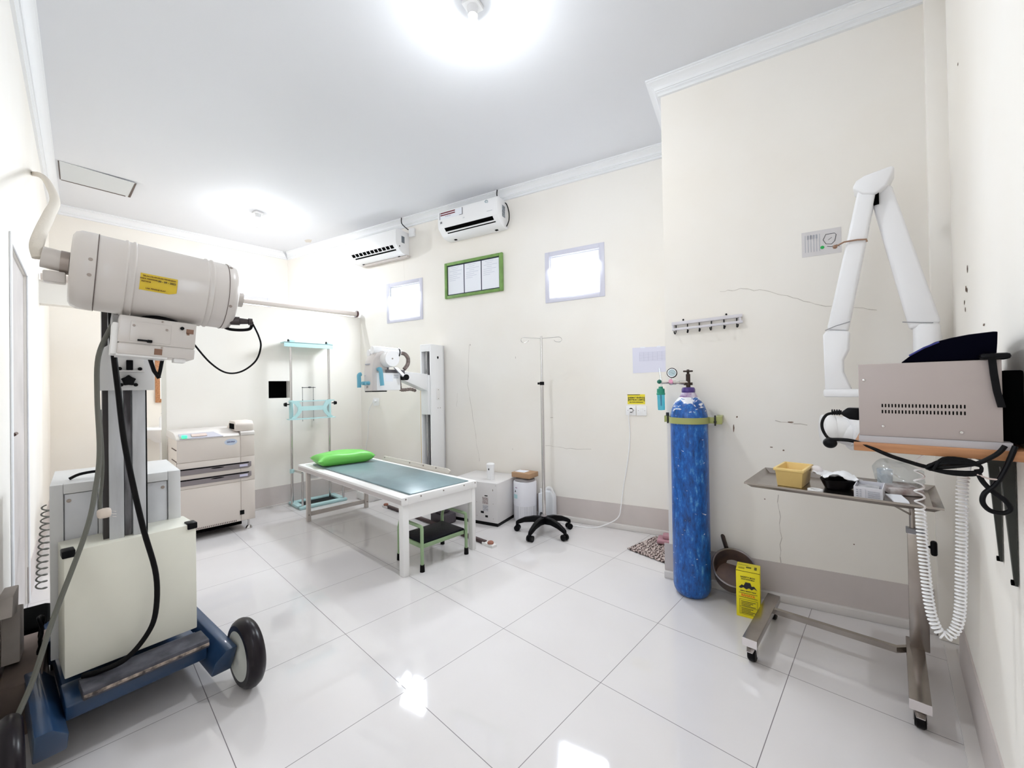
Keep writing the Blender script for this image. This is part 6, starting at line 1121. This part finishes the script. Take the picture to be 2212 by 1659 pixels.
b = MB(); b.prism([(3.235, 1.615, 2.255), (3.27, 1.615, 2.215), (3.315, 1.615, 2.20), (3.355, 1.615, 2.225), (3.388, 1.615, 2.30), (3.375, 1.615, 2.312), (3.28, 1.615, 2.300), (3.25, 1.615, 2.285)], (0, 0.13, 0)); b.build('elbow_cover', M_DEN, DX, bevel=0.012, ang=50)
b = MB(); b.box((3.295, 1.64, 2.16), (3.33, 1.70, 2.215)); b.build('elbow_gap', M_DARK, DX)
b = MB(); b.prism([(3.112, 1.62, 1.27), (3.215, 1.62, 1.27), (3.185, 1.62, 1.36), (3.185, 1.62, 1.42), (3.207, 1.62, 1.47), (3.212, 1.62, 1.56), (3.125, 1.62, 1.575), (3.108, 1.62, 1.55)], (0, 0.08, 0)); b.build('drop_link', M_DEN, DX, bevel=0.008, ang=50)
b = MB(); b.rbox((3.105, 1.615, 1.235), (3.42, 1.705, 1.275), 0.01); b.build('lower_yoke', M_DEN, DX)
b = MB(); b.cyl((3.33, 1.66, 1.235), (3.33, 1.66, 1.14), 0.028).cyl((3.20, 1.60, 1.06), (3.36, 1.68, 1.08), 0.085, seg=36); b.ball((3.20, 1.60, 1.06), 0.06); b.cyl((3.20, 1.595, 1.06), (3.255, 1.62, 1.06), 0.062, 0.075, 32); b.build('tube_head', M_DEN, DX, bevel=0.004)
b = MB(); b.cyl((3.10, 1.58, 1.075), (3.145, 1.595, 1.075), 0.073, 0.073, 36).cyl((3.145, 1.595, 1.075), (3.21, 1.61, 1.07), 0.070, 0.056, 36); b.build('aiming_cone', mat('white_cone', (0.83, 0.83, 0.84), 0.3), DX, bevel=0.006)
b = MB(); b.lathe([(0.0865, 0), (0.088, 0), (0.088, 0.025), (0.0865, 0.025)], (3.275, 1.6375, 1.069), (0.16, 0.08, 0.02), 32); b.build('head_band', M_DARK, DX)
b = MB(); b.tube([(3.165, 1.615, 1.985), (3.20, 1.616, 2.0), (3.25, 1.616, 1.998), (3.282, 1.617, 1.992), (3.284, 1.618, 1.98)], 0.004, 8); b.ball((3.165, 1.615, 1.985), 0.010); b.build('arm_tie', mat('brown_tie', (0.30, 0.18, 0.12), 0.6), DX)
b = MB(); b.tube([(3.118, 1.618, 1.572), (3.16, 1.617, 1.59), (3.215, 1.618, 1.605)], 0.0022, 6).tube([(3.40, 1.66, 1.585), (3.46, 1.66, 1.575), (3.50, 1.66, 1.57)], 0.0022, 6); b.build('joint_seam', mat('seam_grey', (0.3, 0.3, 0.32), 0.6), DX)
# coiled hand-switch cord
b = MB(); R_c = 0.0098
path = [(3.411, 0.62, 1.075), (3.409, 0.62, 1.02), (3.411, 0.62, 0.92), (3.416, 0.62, 0.80), (3.423, 0.62, 0.70), (3.434, 0.62, 0.645), (3.452, 0.62, 0.625), (3.470, 0.62, 0.65), (3.479, 0.62, 0.70), (3.483, 0.62, 0.80), (3.486, 0.62, 0.92), (3.488, 0.62, 1.02), (3.492, 0.62, 1.06)]
b.tube(coil(path, R_c, 84, 0.002, per=12, taper=lambda u: (0.13 * (u / 0.05) if u < 0.05 else 0.13 + (u - 0.05) / 0.95 * 0.87)), 0.0024, 6)
b.tube([(3.425, 0.60, 1.136), (3.42, 0.61, 1.11), (3.405, 0.615, 1.09), (3.404, 0.62, 1.075)], 0.003, 8, smooth=4).tube([(3.50, 0.62, 1.06), (3.502, 0.61, 1.09), (3.50, 0.60, 1.136)], 0.003, 8, smooth=4)
t_ = b.build('coiled_cord', M_OFFW); tag(t_, 'long white spiral cord hanging in a deep loop below the wall shelf', 'cord')
